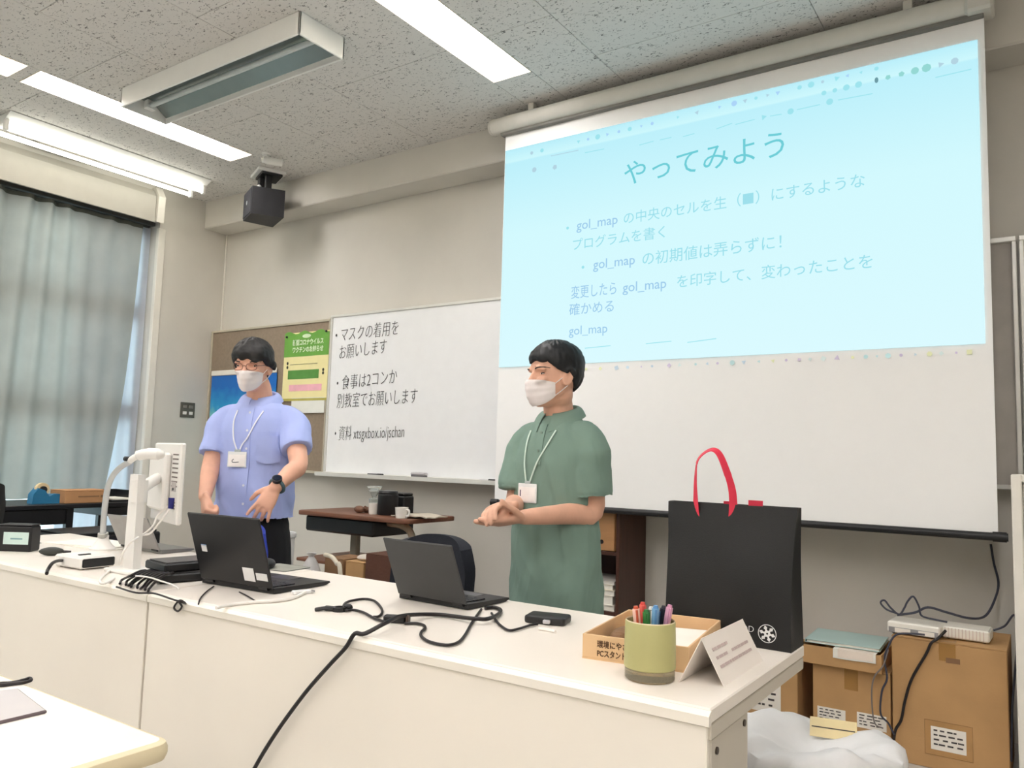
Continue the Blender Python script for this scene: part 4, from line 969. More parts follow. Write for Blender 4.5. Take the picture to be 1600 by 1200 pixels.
cable('flat_white_cable', 'flat white cable along the desk edge by the big laptop', [Z(u, v, .005) for u, v in ((338, 950), (360, 945), (395, 941), (430, 939), (455, 935), (468, 930), (478, 925))], .005, M_cw)
t = thing('usb_dongle', 'white dongle plugged at the side of the big laptop', 'dongle', Z(471, 928).to_tuple(), math.radians(70))
obj('shell', G().bx(-.03, .03, -.011, .011, 0, .012, .003), M_stk, t); obj('plug', G().bx(.03, .042, -.006, .006, .003, .009), mat('plug_metal', (180, 180, 185), .3, metal=.8), t)
# mouse and pad
q = Z(455, 887)
t = thing('mouse_pad', 'small grey mouse pad behind the big black laptop', 'mouse pad', (q.x-.02, q.y-.03, DT), .1)
obj('pad', slab(.085, .07, .012, 0, .003, .001), mat('pad_grey', (150, 150, 140), .8), t); obj('stitched_edge', G().tube([(x, y, .0015) for x, y in rrect(.086, .071, .012)], .0018, 6, closed=True), mat('pad_edge', (110, 110, 104), .8), t)
q = Z(424, 888)
t = thing('computer_mouse', 'black computer mouse beside the big laptop lid', 'mouse', (q.x-.005, q.y-.02, DT+.0035), .6)
obj('shell', G().ball((0, 0, .014), (.032, .052, .022), 18, 12), M_blk, t)
obj('wheel', G().cyl((-.004, -.028, .033), (.004, -.028, .033), .007, n=12), mat('wheel_grey', (80, 80, 80), .5), t)
# sheets on the far side
q = Z(150, 848)
t = thing('paper_sheet', 'white paper sheet on the far side of the left desk', 'papers', (Z(75, 862).x-.12, 1.95, DT), .1)
obj('sheet', G().bx(-.2, .25, -.1, .13, .0, .004), M_paper, t); obj('sheet', G().box((.05, .01, .006), (.3, .2, .003), 0, Matrix.Rotation(.2, 4, 'Z')), M_paper, t)
t = thing('ballpoint_pen', 'dark ballpoint pen on the white sheet at the left', 'pen', (Z(45, 853).x, Z(45, 853).y, DT+.016), .35)
obj('barrel', G().tube([(-.06, 0, 0), (.05, 0, 0)], .005, 10), M_blk, t); obj('tip', G().tube([(.05, 0, 0), (.068, 0, 0)], [.005, .001], 10), mat('pen_metal', (160, 160, 160), .3, metal=.8), t)
# black box with label at left edge
q = Z(36, 864); q0 = Z(0, 866)
t = thing('black_case', 'small black case with a pale label at the left edge', 'case', (q.x-.055, q.y+.0, DT), math.radians(34))
obj('body', G().bx(-.085, .055, 0, .07, 0, .105, .006), M_blk, t); obj('lid', G().bx(-.084, .054, .001, .069, .1055, .112, .003), M_blk, t)
lb_ = obj('label', G().bx(-.06, .045, -.0015, -.0003, .03, .08), mat('label_mint', (205, 228, 222), .5), t); obj('print_line', G().bx(-.03, .02, -.0025, -.0016, .05, .056), mat('print_teal', (120, 160, 165), .6), lb_)

# ---- cables around the grey laptop
pA = [ony(u, v, DY0-.012) for u, v in ((380, 1240), (398, 1200), (430, 1147), (475, 1085), (514, 1040), (540, 1012))]+[V(ony(553, 998, DY0-.006).x, DY0-.004, DT+.006)]+[Z(u, v, dz) for u, v, dz in ((570, 990, .008), (605, 972, .029), (630, 962, .024), (680, 960, .008), (725, 965, .012), (745, 967, .015), (762, 967, .014), (778, 960, .008), (782, 953, .006), (772, 949, .006), (758, 950, .006))]
cable('power_cord', 'black power cord running across the desk and down its front', pA, .0055, M_cablr)
pB = [Z(u, v, .005) for u, v in ((752, 952), (738, 972), (726, 993), (715, 1004), (697, 1008), (672, 1003), (659, 995), (658, 988), (664, 982), (662, 977), (650, 974), (632, 974))]
cable('data_cable', 'thin black cord wriggling from the grey laptop to a small block', pB, .0038, M_cablr)
t = thing('inline_adapter', 'small black adapter block under the crossing cords', 'adapter', Z(618, 973).to_tuple(), math.radians(25))
obj('body', G().bx(-.032, .03, -.012, .012, 0, .02, .004), M_blk, t); obj('clip', G().bx(.031, .038, -.013, .013, 0, .024, .002), mat('clip_brown', (90, 74, 66), .4), t)
pC = [Z(u, v, .005) for u, v in ((603, 972), (585, 966), (568, 957), (552, 953), (542, 954), (536, 950), (540, 942), (552, 938), (570, 936), (585, 939), (595, 949), (597, 957), (592, 963), (583, 964))]
cable('data_cable', 'black cord with a wide loop left of the adapter block', pC, .0038, M_cablr)
q = Z(530, 955)
t = thing('cable_strap', 'black strap tied around the left end of the looped cord', 'strap', (q.x, q.y, DT), .5)
obj('ring', G().lathe([(.012, 0), (.02, 0), (.02, .012), (.012, .012), (.012, 0)], 16), M_blk, t); obj('tail', G().tube(smooth_path([(-.016, -.004, .006), (-.04, -.01, .008), (-.065, -.02, .004)]), [.008]*6+[.006]*6+[.004], 8), M_blk, t); obj('knot', G().ball((.022, .012, .01), (.014, .01, .01), 10, 6), M_blk, t)
pD = [Z(u, v, .005) for u, v in ((768, 958), (777, 972), (787, 981), (797, 985), (812, 982), (828, 977), (840, 975))]
cable('drive_cable', 'thin black cable leading to the portable drive', pD, .0035, M_cablr)
q = Z(856, 972)
t = thing('portable_drive', 'small black portable drive on the desk beside the cardboard tray', 'hard drive', (q.x, q.y, DT), math.radians(15))
obj('shell', slab(.058, .04, .012, 0, .02, .005), M_blk, t); obj('plug', G().bx(.0, .02, -.052, -.041, .005, .015, .002), mat('plug_silver', (200, 200, 205), .3, metal=.6), t)
cable('drive_cable', 'white plug lead lying in front of the portable drive', [Z(842, 982, .004), Z(855, 984, .004), Z(868, 987, .004)], .004, M_cw)

# ---- cardboard tray with papers
zt = DT+.055
FL, BL, BR = onz(866, 987, zt), onz(982, 952, zt), onz(1140, 970, zt)
ax = (BR-BL); ax.z = 0; wb = ax.length; rz = math.atan2(ax.y, ax.x)
dd_ = (FL-BL); dd_.z = 0; db = dd_.length
ny = V(-math.sin(rz), math.cos(rz), 0)
db *= .93; wb *= .92
cen = BL+ax*.46-ny*db*.5
M_tray = mat('tray_card', (226, 190, 146), .75, var=.04)
w, d_, h, a_ = wb, db, .055, .005
t = thing('cardboard_tray', 'shallow cardboard tray with printed lettering in front of the tote bag', 'tray', (cen.x, cen.y, DT), rz)
obj('floor', G().bx(-w/2, w/2, -d_/2, d_/2, 0, .004), M_tray, t)
obj('wall', G().bx(-w/2, w/2, -d_/2, -d_/2+a_, .004, h, .001), M_tray, t); obj('wall', G().bx(-w/2, w/2, d_/2-a_, d_/2, .004, h, .001), M_tray, t)
obj('wall', G().bx(-w/2, -w/2+a_, -d_/2+a_, d_/2-a_, .004, h, .001), M_tray, t); obj('wall', G().bx(w/2-a_, w/2, -d_/2+a_, d_/2-a_, .004, h, .001), M_tray, t)
M_bp = mat('box_print', (92, 64, 42), .8)
for z_, s_ in ((.030, '環境にやさしい段ボール箱'), (.010, 'PCスタンド／マイクシールド')):
    o = text('lettering', s_, .02, M_bp, t, (-w/2+.035, -d_/2-.0006, z_), offset=.0004); wd = max(v.co.x for v in o.data.vertices); o.scale = ((w*.72)/wd, .85, 1)
obj('tape', G().bx(.0, .05, -d_/2-.0006, -d_/2-.0001, .034, h), M_tape, t)
t = thing('paper_stack', 'white papers lying in the cardboard tray on the desk', 'papers', (cen.x+.10*ax.x, cen.y+.10*ax.y, DT+.005), rz+.06)
for k in range(3): obj('sheet', G().box((.03-.01*k, .01*k, .014+.006*k), (.19, .20, .004), 0, Matrix.Rotation(.05*k, 4, 'Z')), M_paper, t)
t = thing('brown_pouch', 'dark wrapped packet inside the cardboard tray', 'packet', (cen.x-.33*w*math.cos(rz), cen.y-.33*w*math.sin(rz), DT+.005), rz)
obj('bag', G().ball((0, 0, .02), (.028, .07, .018), 14, 8), mat('packet_brown', (130, 96, 64), .6, bump=.5), t); obj('seal', G().bx(-.01, .01, -.08, -.06, .01, .016), MATS['packet_brown'], t)

# ---- pen cup
cc = (Z(972, 1075)+Z(1058, 1075))*.5; cc = Z(1015, 1060)
rr = .0535; ch = .118
t = thing('pen_cup', 'olive green cup with a clear base holding pens', 'pen cup', (cc.x, cc.y, DT))
obj('sleeve', G().lathe([(rr*.97, .024), (rr, .026), (rr, .06), (rr*.975, ch-.002), (rr*.96, ch), (rr*.93, ch), (rr*.93, .03), (0, .03), (0, .024)], 40), mat('cup_olive', (182, 178, 122), .45, var=.02), t)
obj('clear_base', G().lathe([(0, .0), (rr*.9, .0), (rr*.97, .004), (rr*.97, .0235), (0, .0235)], 40), mat('cup_glass', (205, 195, 165), .08, glass=.7, var=.02), t)
obj('rim', G().lathe([(rr*.925, ch-.001), (rr*.94, ch+.002), (rr*.965, ch-.001)], 40), mat('cup_rim', (228, 214, 180), .5), t)
pens = [((-.032, -.012), (-.028, -.006), (250, 205, 190), (205, 90, 60), 'coral pen with pale barrel in the cup, leftmost'), ((-.026, .004), (-.012, .012), (235, 110, 100), (215, 70, 60), 'red pen behind the coral pen in the cup'),
        ((-.012, -.022), (-.01, -.012), (60, 140, 70), (40, 110, 50), 'green pen in the cup'), ((-.004, -.018), (.0, -.008), (120, 130, 110), (230, 230, 225), 'grey-green pen in the cup'),
        ((.004, -.026), (.006, -.02), (125, 175, 215), (90, 140, 190), 'light blue pen at the front of the cup'), ((.012, -.012), (.012, .0), (70, 110, 150), (50, 80, 120), 'dark blue pen in the cup'),
        ((.02, .002), (.026, .006), (35, 38, 50), (25, 28, 40), 'black pen at the back of the cup'), ((.03, -.016), (.034, -.008), (222, 170, 195), (200, 140, 170), 'pink pen in the cup, rightmost'), ((.028, .006), (.034, .016), (190, 60, 80), (60, 60, 70), 'dark red pen behind the pink pen in the cup')]
for k, (b_, e_, c_, cc_, lb) in enumerate(pens):
    t = thing('pen', lb, 'pen', (cc.x, cc.y, DT), YAW, 'pens in the cup')
    p0 = V(b_[0]*.65, b_[1]*.65, .036); p1 = V(e_[0]*1.15, e_[1]*1.15, ch+.030+.006*math.sin(k*2.1))
    m1 = mat('pen_body_%d' % k, c_, .35); m2 = mat('pen_clip_%d' % k, cc_, .35)
    obj('barrel', G().tube([p0, p0.lerp(p1, .5), p1.lerp(p0, .05)], [.0045, .0072, .0076], 12), m1, t)
    obj('cap', G().tube([p1.lerp(p0, .05), p1], [.0058, .0045], 10), m2, t)
    q = p0.lerp(p1, .8)
    obj('clip', G().tube([p1.lerp(p0, .06)+V(0, -.0085, 0), q.lerp(p0, .15)+V(0, -.0092, 0)], .0025, 6), m2, t)

# ---- folded tent card
A_, B_, C_ = Z(1060, 1066), Z(1131, 1073), Z(1192, 1033)
yd = C_-B_; ap = (A_+B_)*.5
# apex height from the photo: ridge end seen at (1098,999)
hz = max(.06, ond(1099, 999, depth(ap)).z-DT)
t = thing('tent_card', 'white folded paper sign standing at the desk corner', 'sign', (ap.x, ap.y, DT))
A0, B0, P0 = A_-ap, B_-ap, V(0, 0, hz); A0.z = B0.z = 0.0
L_ = V(yd.x, yd.y, 0)
M_card_w = mat('sign_card', (246, 238, 230), .6, var=.01)
obj('front_leaf', G().prism([B0, B0+L_, P0+L_, P0], (-.0012, 0, -.0006)), M_card_w, t)
obj('rear_leaf', G().prism([A0, P0, P0+L_, A0+L_], (.0012, 0, -.0006)), M_card_w, t)
nrm = L_.cross(P0-B0); nrm.normalize()
if nrm.x < 0: nrm = -nrm
ex = L_.normalized(); ey = (P0-B0).normalized(); sl = (P0-B0).length
for k, (v_, l0, l1) in enumerate(((.68, .10, .38), (.5, .10, .85), (.32, .10, .80))):
    random.seed(k); x = l0
    while x < l1:
        l = random.uniform(.04, .10)
        if x > .36 and x < .42 and k == 1: x = .46
        q = B0+ex*(L_.length*x)+ey*(sl*v_)+nrm*.0008
        obj('print_line', G().prism([q, q+ex*L_.length*l, q+ex*L_.length*l+ey*.006, q+ey*.006], nrm*.0004), mat('sign_print', (205, 185, 182), .7), t); x += l+.012

# ---- black tote bag with red handles
bx0, bx1 = -.862, -.535; yf = 2.003; bh = .345; bd = .11
t = thing('tote_bag', 'black tote bag with red handles standing on the desk', 'bag', ((bx0+bx1)/2, yf, DT)); hw = (bx1-bx0)/2
def bagring(z):
    k = z/bh; f = 1-.75*k**1.5; n = 14; P = []
    w_ = hw*(1.0-.03*math.sin(k*PI)+.045*k)
    y0 = .055*(1-f)*.9; y1 = y0+bd*f+.004
    sd = .018*math.sin(k*PI)
    def ff(x): return .008*noise.noise(V(x*7, k*2.2, 4))*(.3+k)+.012*math.sin(k*PI)*math.cos(x/hw*1.4)
    for i in range(n+1): x = -w_+2*w_*i/n; P.append(V(x, y0-ff(x), z+(.004*noise.noise(V(x*9, 1, 1)) if k > .9 else 0)))
    for i in range(1, 5): P.append(V(w_-sd*math.sin(i/5*PI), y0+(y1-y0)*i/5, z))
    for i in range(n+1): x = w_-2*w_*i/n; P.append(V(x, y1+ff(-x)*.7, z))
    for i in range(1, 5): P.append(V(-w_+sd*math.sin(i/5*PI), y1-(y1-y0)*i/5, z))
    return P
M_bag = mat('bag_nonwoven', (13, 14, 15), .6, var=.12, scale=3, bump=.12, bscale=350)
R = [bagring(bh*k/18) for k in range(19)]
inn = [[V(p.x*.985, .055+(p.y-.055)*.9, p.z) for p in r] for r in reversed(R)]
obj('body', G().rings(R+inn, True, False), M_bag, t, angle=50)
M_red = mat('handle_red', (222, 52, 78), .6, var=.04)
def strap(pts, w_, nrm_y): # flat band along pts in the xz plane
    g = G(); P = smooth_path(pts, 8); RR = []
    for i, p in enumerate(P):
        tt = (P[min(i+1, len(P)-1)]-P[max(i-1, 0)]).normalized(); s = tt.cross(V(0, 1, 0)).normalized()
        tw = 1-.62*math.sin(min(1, i/(len(P)-1))*PI)
        yv = V(0, math.sqrt(max(0, 1-tw*tw)), 0)*w_/2
        a = s*w_/2*tw+yv
        th = V(0, .0012, 0) if tw > .5 else s*.0012
        RR.append([p-a-th, p+a-th, p+a+th, p-a+th])
    return g.rings(RR)
def bp(u, v): q = ony(u, v, yf+.03); return V(q.x-(bx0+bx1)/2, .034, q.z-DT)
obj('handle', strap([bp(1087, 812), bp(1086, 780), bp(1086, 745), bp(1090, 718), bp(1108, 703), bp(1122, 708), bp(1134, 735), bp(1143, 765), bp(1145, 795), bp(1144, 812)], .022, 0), M_red, t)
obj('rear_handle', G().bx(-.028, -.002, .066, .069, bh-.03, bh+.006), M_red, t); obj('rear_handle', G().bx(.038, .075, .066, .069, bh-.03, bh+.012), M_red, t)
M_wp = mat('bag_print_white', (225, 225, 225), .6)
def fy(x, z): # front surface of the bag
    k = z/bh; f = 1-.75*k**1.5; return .055*(1-f)*.9-(.008*noise.noise(V(x*7, k*2.2, 4))*(.3+k)+.012*math.sin(k*PI)*math.cos(x/hw*1.4))-.0012
em = ony(1199, 990, yf); ex_, ez_ = em.x-(bx0+bx1)/2, em.z-DT
def flat_ring(cx_, cz_, r0, r1, n=40, a0=0, a1=2*PI):
    g = G(); RR = []
    for i in range(n+1):
        a = a0+(a1-a0)*i/n
        RR.append([V(cx_+r*math.cos(a), fy(cx_+r*math.cos(a), cz_+r*math.sin(a)), cz_+r*math.sin(a)) for r in (r0, r1)])
    vs = [p for r in RR for p in r]; fs = [(2*i, 2*i+1, 2*i+3, 2*i+2) for i in range(n)]
    return g.add(vs, fs)
em_o = obj('emblem', flat_ring(ex_, ez_, .0205, .0222), M_wp, t)
for k in range(6):
    a = k*PI/3+.3
    obj('emblem_petal', flat_ring(ex_+.011*math.cos(a), ez_+.011*math.sin(a), .0035, .0068, 16, a+.8, a+2*PI-.8), M_wp, em_o)
    obj('emblem_leaf', flat_ring(ex_+.0165*math.cos(a+.5), ez_+.0165*math.sin(a+.5), .0003, .0026, 10), M_wp, em_o)
obj('emblem_centre', flat_ring(ex_, ez_, .0025, .0052, 16), M_wp, em_o)
for s_, u, v in (('OD', 1158, 985), ('RU', 1158, 1004)):
    q = ony(u, v, yf-.004); text('lettering', s_, .021, M_wp, t, (q.x-(bx0+bx1)/2, fy(q.x-(bx0+bx1)/2+.012, q.z-DT)-.0012, q.z-DT), offset=-.0003)

# ---- things on the near table
def NZ(u, v, dz=0): return onz(u, v, NT+dz)
P = [NZ(-120, 1112), NZ(-60, 1087), NZ(24, 1081), NZ(69, 1114), NZ(0, 1131), NZ(-80, 1150)]
t = thing('grey_pad', 'thin grey tablet-like pad on the white student table', 'pad', (P[2].x, P[2].y, NT))
Q = [NZ(-70, 1092), NZ(26, 1081), NZ(70, 1115), NZ(-26, 1138)]
obj('pad', G().prism([p-t.location for p in Q], (0, 0, .006)), mat('pad_silver', (205, 200, 200), .4, var=.02), t)
obj('edge', G().tube([p-t.location+V(0, 0, .003) for p in Q], .003, 6, closed=True), mat('pad_dark_edge', (105, 92, 96), .5), t)
cable('black_cable', 'short black cable coiled on the far edge of the student table', [NZ(u, v, .004) for u, v in ((-30, 1072), (0, 1068), (18, 1067), (36, 1063), (46, 1060), (48, 1063), (38, 1066), (20, 1068), (0, 1070), (-20, 1066))], .0035, M_cablr)
# ================================================================== PEOPLE
M_skin = mat('skin', (232, 178, 152), .55, var=.05, scale=18); M_skin2 = mat('skin_b', (226, 176, 150), .55, var=.05, scale=18)
M_hair1 = mat('hair_black', (20, 17, 17), .55, var=.3, scale=60, stretch=(6, 6, 1)); M_hair2 = mat('hair_blue_black', (12, 15, 20), .5, var=.3, scale=60, stretch=(6, 6, 1))
M_mask = mat('mask_white', (238, 230, 228), .8, var=.01)
M_eye = mat('eye_dark', (36, 24, 20), .3); M_eyew = mat('eye_white', (225, 215, 210), .4)
def ell(c, rx, ry, n=28, e=2.3, rz=0.0):
    out = []
    for k in range(n):
        a = 2*PI*k/n; ca, sa = math.cos(a), math.sin(a)
        x = rx*math.copysign(abs(ca)**(2/e), ca); y = ry*math.copysign(abs(sa)**(2/e), sa)
        out.append(V(c[0]+x*math.cos(rz)-y*math.sin(rz), c[1]+x*math.sin(rz)+y*math.cos(rz), c[2]))
    return out
HEAD = [(.000, -.080, -.030, .024), (.012, -.090, -.004, .038), (.030, -.094, .030, .050), (.052, -.095, .058, .058), (.078, -.095, .078, .064), (.102, -.093, .090, .068), (.122, -.089, .096, .071), (.140, -.093, .099, .073), (.160, -.094, .100, .0745), (.180, -.088, .096, .072), (.200, -.074, .084, .064), (.216, -.054, .064, .050), (.228, -.030, .038, .030), (.234, -.008, .014, .010)]
def head_geo(g, M):
    R = []
    for z, f, b, w in HEAD: R.append([M @ p for p in ell((0, (f+b)/2, z), w, (b-f)/2, 28, 2.25)])
    g.rings(R)
    g.tube([M @ V(0, -.088, .135), M @ V(0, -.104, .105), M @ V(0, -.112, .088), M @ V(0, -.098, .078)], [.008, .011, .014, .010], 10, round_=True)   # nose
    for s in (-1, 1):
        g.tube([M @ V(s*.020, -.090, .142), M @ V(s*.036, -.090, .1455), M @ V(s*.054, -.078, .140)], [.008, .009, .007], 8, round_=True)   # brow ridge
        g.tube([M @ V(s*.034, -.086, .098), M @ V(s*.050, -.074, .102)], [.014, .012], 8, round_=True)   # cheek
        R = []
        for k in range(10):   # ear as a cupped ring
            a = 2*PI*k/10; R.append(M @ V(s*(.079+.004*math.cos(a)), .012+.017*math.cos(a)+.006*math.sin(a), .108+.030*math.sin(a)))
        g.tube(R, .0065, 8, closed=True)
        g.tube([M @ V(s*.072, .008, .125), M @ V(s*.074, .008, .09)], [.012, .011], 8, round_=True)
def limb(g, pts, rad, n=16):
    P = smooth_path(pts, 4); rr = []
    for i in range(len(rad)-1):
        for j in range(4): t = j/4; rr.append(rad[i]*(1-t)+rad[i+1]*t)
    rr.append(rad[-1]); g.tube(P, rr, n, round_=True)
def hand(g, wrist, dirv, palm, thumb, curl=(.35, .45, .35), spread=.10, th=(.5, .3), sc=1.0, fist=False):
    """palm = direction the palm faces, thumb = direction of the thumb side"""
    f = Vector(dirv).normalized(); n = Vector(palm); n = (n-f*n.dot(f)).normalized(); s = Vector(thumb); s = (s-f*s.dot(f)-n*s.dot(n)).normalized()
    R = []
    for d, w, t_ in ((-.02, .024, .020), (.0, .026, .019), (.03, .034, .017), (.06, .040, .016), (.085, .041, .014), (.098, .037, .010)):
        c = wrist+f*d*sc
        R.append([c+(s*w*math.copysign(abs(math.cos(a))**.8, math.cos(a))+n*t_*math.copysign(abs(math.sin(a))**.8, math.sin(a)))*sc for a in [2*PI*k/18 for k in range(18)]])
    g.rings(R)
    tips = []
    for k, (o, ln, r) in enumerate(((.031, .074, .0098), (.0105, .082, .0102), (-.0105, .076, .0098), (-.031, .060, .0088))):
        p = wrist+(f*.088+s*o)*sc; a = 0; P = [p]; d0 = (f+s*spread*(1.2-k*.8)).normalized()
        for q, sl in zip(curl if not isinstance(curl[0], (tuple, list)) else curl[k], (.48, .29, .23)):
            a += q; d = d0*math.cos(a)+n*math.sin(a); p = p+d*ln*sl*sc; P.append(p)
        g.tube(smooth_path(P, 3), [r*sc*(1-.12*i/9) for i in range(10)], 10, round_=True); tips.append(P[-1])
    p = wrist+(f*.022+s*.030+n*.004)*sc; d1 = (f*.65+s*.62+n*th[1]).normalized(); d2 = (f*.9+s*(.55-th[0])+n*(th[1]+.25)).normalized()
    if fist: d1 = (f*.95+s*.05+n*.30).normalized(); d2 = (f*.75-s*.35+n*.30).normalized()
    P = [p-d1*.015*sc, p+d1*.035*sc, p+d1*.035*sc+d2*.030*sc, p+d1*.035*sc+(d2*.95+n*.1)*.052*sc]
    g.tube(smooth_path(P, 3), [.0135*sc, .013*sc, .0125*sc, .0115*sc, .011*sc, .0105*sc, .010*sc, .0095*sc, .009*sc, .0085*sc], 10, round_=True)
    return tips
def folds(me, amp, seed, sx=9, sz=5, f=None):
    vs = me.vertices; co = [v.co.copy() for v in vs]; no = [v.normal.copy() for v in vs]
    for v, c, n in zip(vs, co, no):
        a = noise.noise(V(c.x*sx+c.z*2.5, c.y*sx, c.z*sz+seed))+.5*noise.noise(V(c.x*sx*2+c.z*7, c.y*sx*2, c.z*sz*2.1+seed))
        a = max(a, -.28)
        r1 = noise.noise(V(c.x*11+c.z*3+seed, c.y*11, c.z*2.2)); r2 = noise.noise(V(c.x*15-c.z*6+seed, c.y*15, c.z*3+3))
        cr = max(0, 1-abs(r1)*5)*.20+max(0, 1-abs(r2)*6)*.10
        v.co = c+n*amp*(a+cr)*(f(c) if f else 1)
    me.update()
def bvh(me): return BVHTree.FromPolygons([v.co for v in me.vertices], [p.vertices for p in me.polygons])

def head_parts(root, bv, M, mh, hair, seed):
    """hair, mask, eyes, brows laid on the head surface; M maps head space to root space"""
    Mi = M.inverted(); R3 = M.to_3x3()
    def surf(o, d, off):
        h = bv.ray_cast(M @ (o+d*.35), R3 @ (-d), .5)
        return (Mi @ h[0])+d*off if h[0] is not None else o+d*.1
    cen = V(0, .004, .135)
    # --- hair cap
    NU, NV = 96, 30
    def hl(az): # lowest hair elevation for azimuth az (0 = front)
        return hair['line'](az)
    outer, inner = [], []
    for j in range(NV+1):
        ro, ri = [], []
        for i in range(NU):
            az = 2*PI*i/NU-PI; lo = hl(az); el = PI/2-(PI/2-lo)*(j/NV)
            d = V(math.sin(az)*math.cos(el), -math.cos(az)*math.cos(el), math.sin(el))
            base = (surf(cen, d, 0)-cen).length if True else 0
            base = min(base, .118)
            k = j/NV
            th = hair['thick'](az, el)*(1-.55*max(0, (k-.8)/.2)**2)
            st = noise.noise(V(az*9+seed, k*1.3, seed))*.5+noise.noise(V(az*24+k*2, k*2.0, seed+5))*.5
            swirl = noise.noise(V(d.x*9+seed, d.y*9, d.z*9))
            ro.append(M @ (cen+d*(base+th+.0035*st+.003*swirl)+V(0, 0, (-.006*noise.noise(V(az*13, 2, seed)) if j == NV else 0))))
            ri.append(M @ (cen+d*(base-.004)))
        outer.append(ro); inner.append(ri)
    g = G(); g.rings(outer+list(reversed(inner)), True, True)
    obj('hair', g, mh, root, angle=80)
    # --- mask
    def mk(u, v):
        az = (u-.5)*2*1.22; q = abs(az)/1.22
        top = .104-.016*q**1.5; bot = .001+.036*q**1.7
        z = bot+(top-bot)*v
        o = V(0, -.012, z); d = V(math.sin(az), -math.cos(az), 0)
        r_ = (surf(V(0, -.012, max(z, .008)), d, .0)-V(0, -.012, max(z, .008))).length
        w_ = math.exp(-(az/.62)**2)
        K = ((0, .086), (.15, .101), (.35, .110), (.6, .116), (.8, .115), (1, .103)); an = .1
        for (a0, b0), (a1, b1) in zip(K, K[1:]):
            if a0 <= v <= a1: an = b0+(b1-b0)*(v-a0)/(a1-a0)
        r2 = an*w_
        r_ = .5*(r_+.0035+r2+math.sqrt((r_+.0035-r2)**2+.00012))
        if q > .75: r_ = min(r_, (surf(o, d, 0)-o).length+.005) if z > .01 else r_
        return M @ (o+d*(r_+.0011*math.sin(v*PI*7)*math.cos(az)**2))
    mk_o = obj('face_mask', G().grid(mk, 36, 18, thick=.0015), M_mask, root, angle=60)
    for s in (0, 1):
        sgn = 1 if s else -1
        for v_ in (.06, .94):
            a = Mi @ mk(s, v_); e = V(sgn*.082, .020, .128 if v_ > .5 else .086)
            mid = (a+e)/2; mid.x = sgn*max(abs(mid.x), .074)
            P = [M @ a, M @ (mid+V(sgn*.002, 0, 0)), M @ e, M @ V(sgn*.078, .030, .108)]
            obj('ear_loop', G().tube(smooth_path(P, 5), .0016, 6), M_mask, mk_o)
    # --- eyes and brows
    for s in (-1, 1):
        o = V(s*.031, -.02, .1235); p = surf(o, V(s*.18, -1, 0).normalized(), 0)
        ey = obj('eye', G().ball((0, 0, 0), (.0125, .005, .0030), 14, 8, M @ Matrix.Translation(p) @ Matrix.Rotation(s*.25, 4, 'Z')), M_eyew, root)
        obj('iris', G().ball((0, -.0030, 0), (.0046, .0030, .0030), 12, 8, M @ Matrix.Translation(p) @ Matrix.Rotation(s*.25, 4, 'Z')), M_eye, ey)
        obj('eyelid', G().tube([M @ (p+V(x, .001-.004*(1-(x/.015)**2), .0036-.0022*(x/.014)**2)) for x in (-.014, -.007, 0, .007, .014)], .0016, 6, round_=True), M_eye, ey)
        bp_ = []
        for q in range(6):
            x = s*(.014+.038*q/5); o = V(x, -.02, .144+.004*math.sin(q/5*PI)); bp_.append(M @ surf(o, V(s*.1+x*4, -1, 0).normalized(), .0012))
        obj('eyebrow', G().tube(smooth_path(bp_, 3), [.0026]*8+[.0022]*4+[.0012]*4, 6, round_=True), mh, root)
    return surf

def to_local(root_loc, rz): return Matrix.Rotation(-rz, 4, 'Z') @ Matrix.Translation(-Vector(root_loc))

def collar(root, name, cz, cy, rx, ry, m, tilt, flap, drop_front, open_=.28):
    """folded shirt collar round the neck"""
    def c(u, v):
        a = -PI/2+open_+(2*PI-2*open_)*u          # starts and ends at the front
        fr = max(0, 1-min(u, 1-u)/.16)
        if v < .4:                                  # stand
            k = v/.4; r = 1.0-.02*k; z = .026*k
        else:                                       # fold down
            k = (v-.4)/.6; r = .98+.50*k**.75+.16*fr*k; z = .026+.007*math.sin(k*PI)-(flap+drop_front*fr)*k
        x = rx*r*math.cos(a); y = ry*r*math.sin(a)
        return V(x, cy+y, cz+z-tilt*(-y))
    return obj(name, G().grid(c, 60, 14, thick=.0022), m, root, angle=70)
def ribbon(pts, w, n=V(0, -1, 0)):
    P = smooth_path(pts, 6); RR = []
    for i, p in enumerate(P):
        t_ = (P[min(i+1, len(P)-1)]-P[max(i-1, 0)]).normalized(); s = t_.cross(n).normalized()
        RR.append([p-s*w/2-n*.001, p+s*w/2-n*.001, p+s*w/2+n*.002, p-s*w/2+n*.002])
    return G().rings(RR)

# ------------------------------------------------------------------ man in the blue shirt
P1 = ony(400, 700, 2.46); P1 = V(P1.x, P1.y, 0); RZ1 = math.radians(30)
m1 = thing('person', 'person in a light blue short-sleeved shirt, mask and glasses, standing behind the black laptop', 'person', P1, RZ1)
TL = to_local(P1, RZ1); d1 = depth(V(P1.x, P1.y, 1.2))
def L1_(u, v, dd=0): return TL @ ond(u, v, d1+dd)
top1 = ond(401, 528, d1).z                         # crown height from the photo
HS = .97
hz1 = top1-.234*HS-.026
hp = L1_(402, 575); 
MH1 = Matrix.Translation((hp.x-.01, -.045, hz1)) @ Matrix.Rotation(math.radians(0), 4, 'Z') @ Matrix.Rotation(math.radians(9), 4, 'X') @ Matrix.Scale(HS, 4)
shR = L1_(347, 648, .10); shL = L1_(463, 648, -.08)
shR = V(-.172, .015, 1.345); shL = V(.172, .015, 1.345)
elR, wrR, haR = L1_(330, 728, -.06), L1_(320, 776, -.20), L1_(321, 800, -.25)
elL, wrL, haL = L1_(466, 727, -.16), L1_(430, 762, -.30), L1_(410, 795, -.34)
g = G(); head_geo(g, MH1)
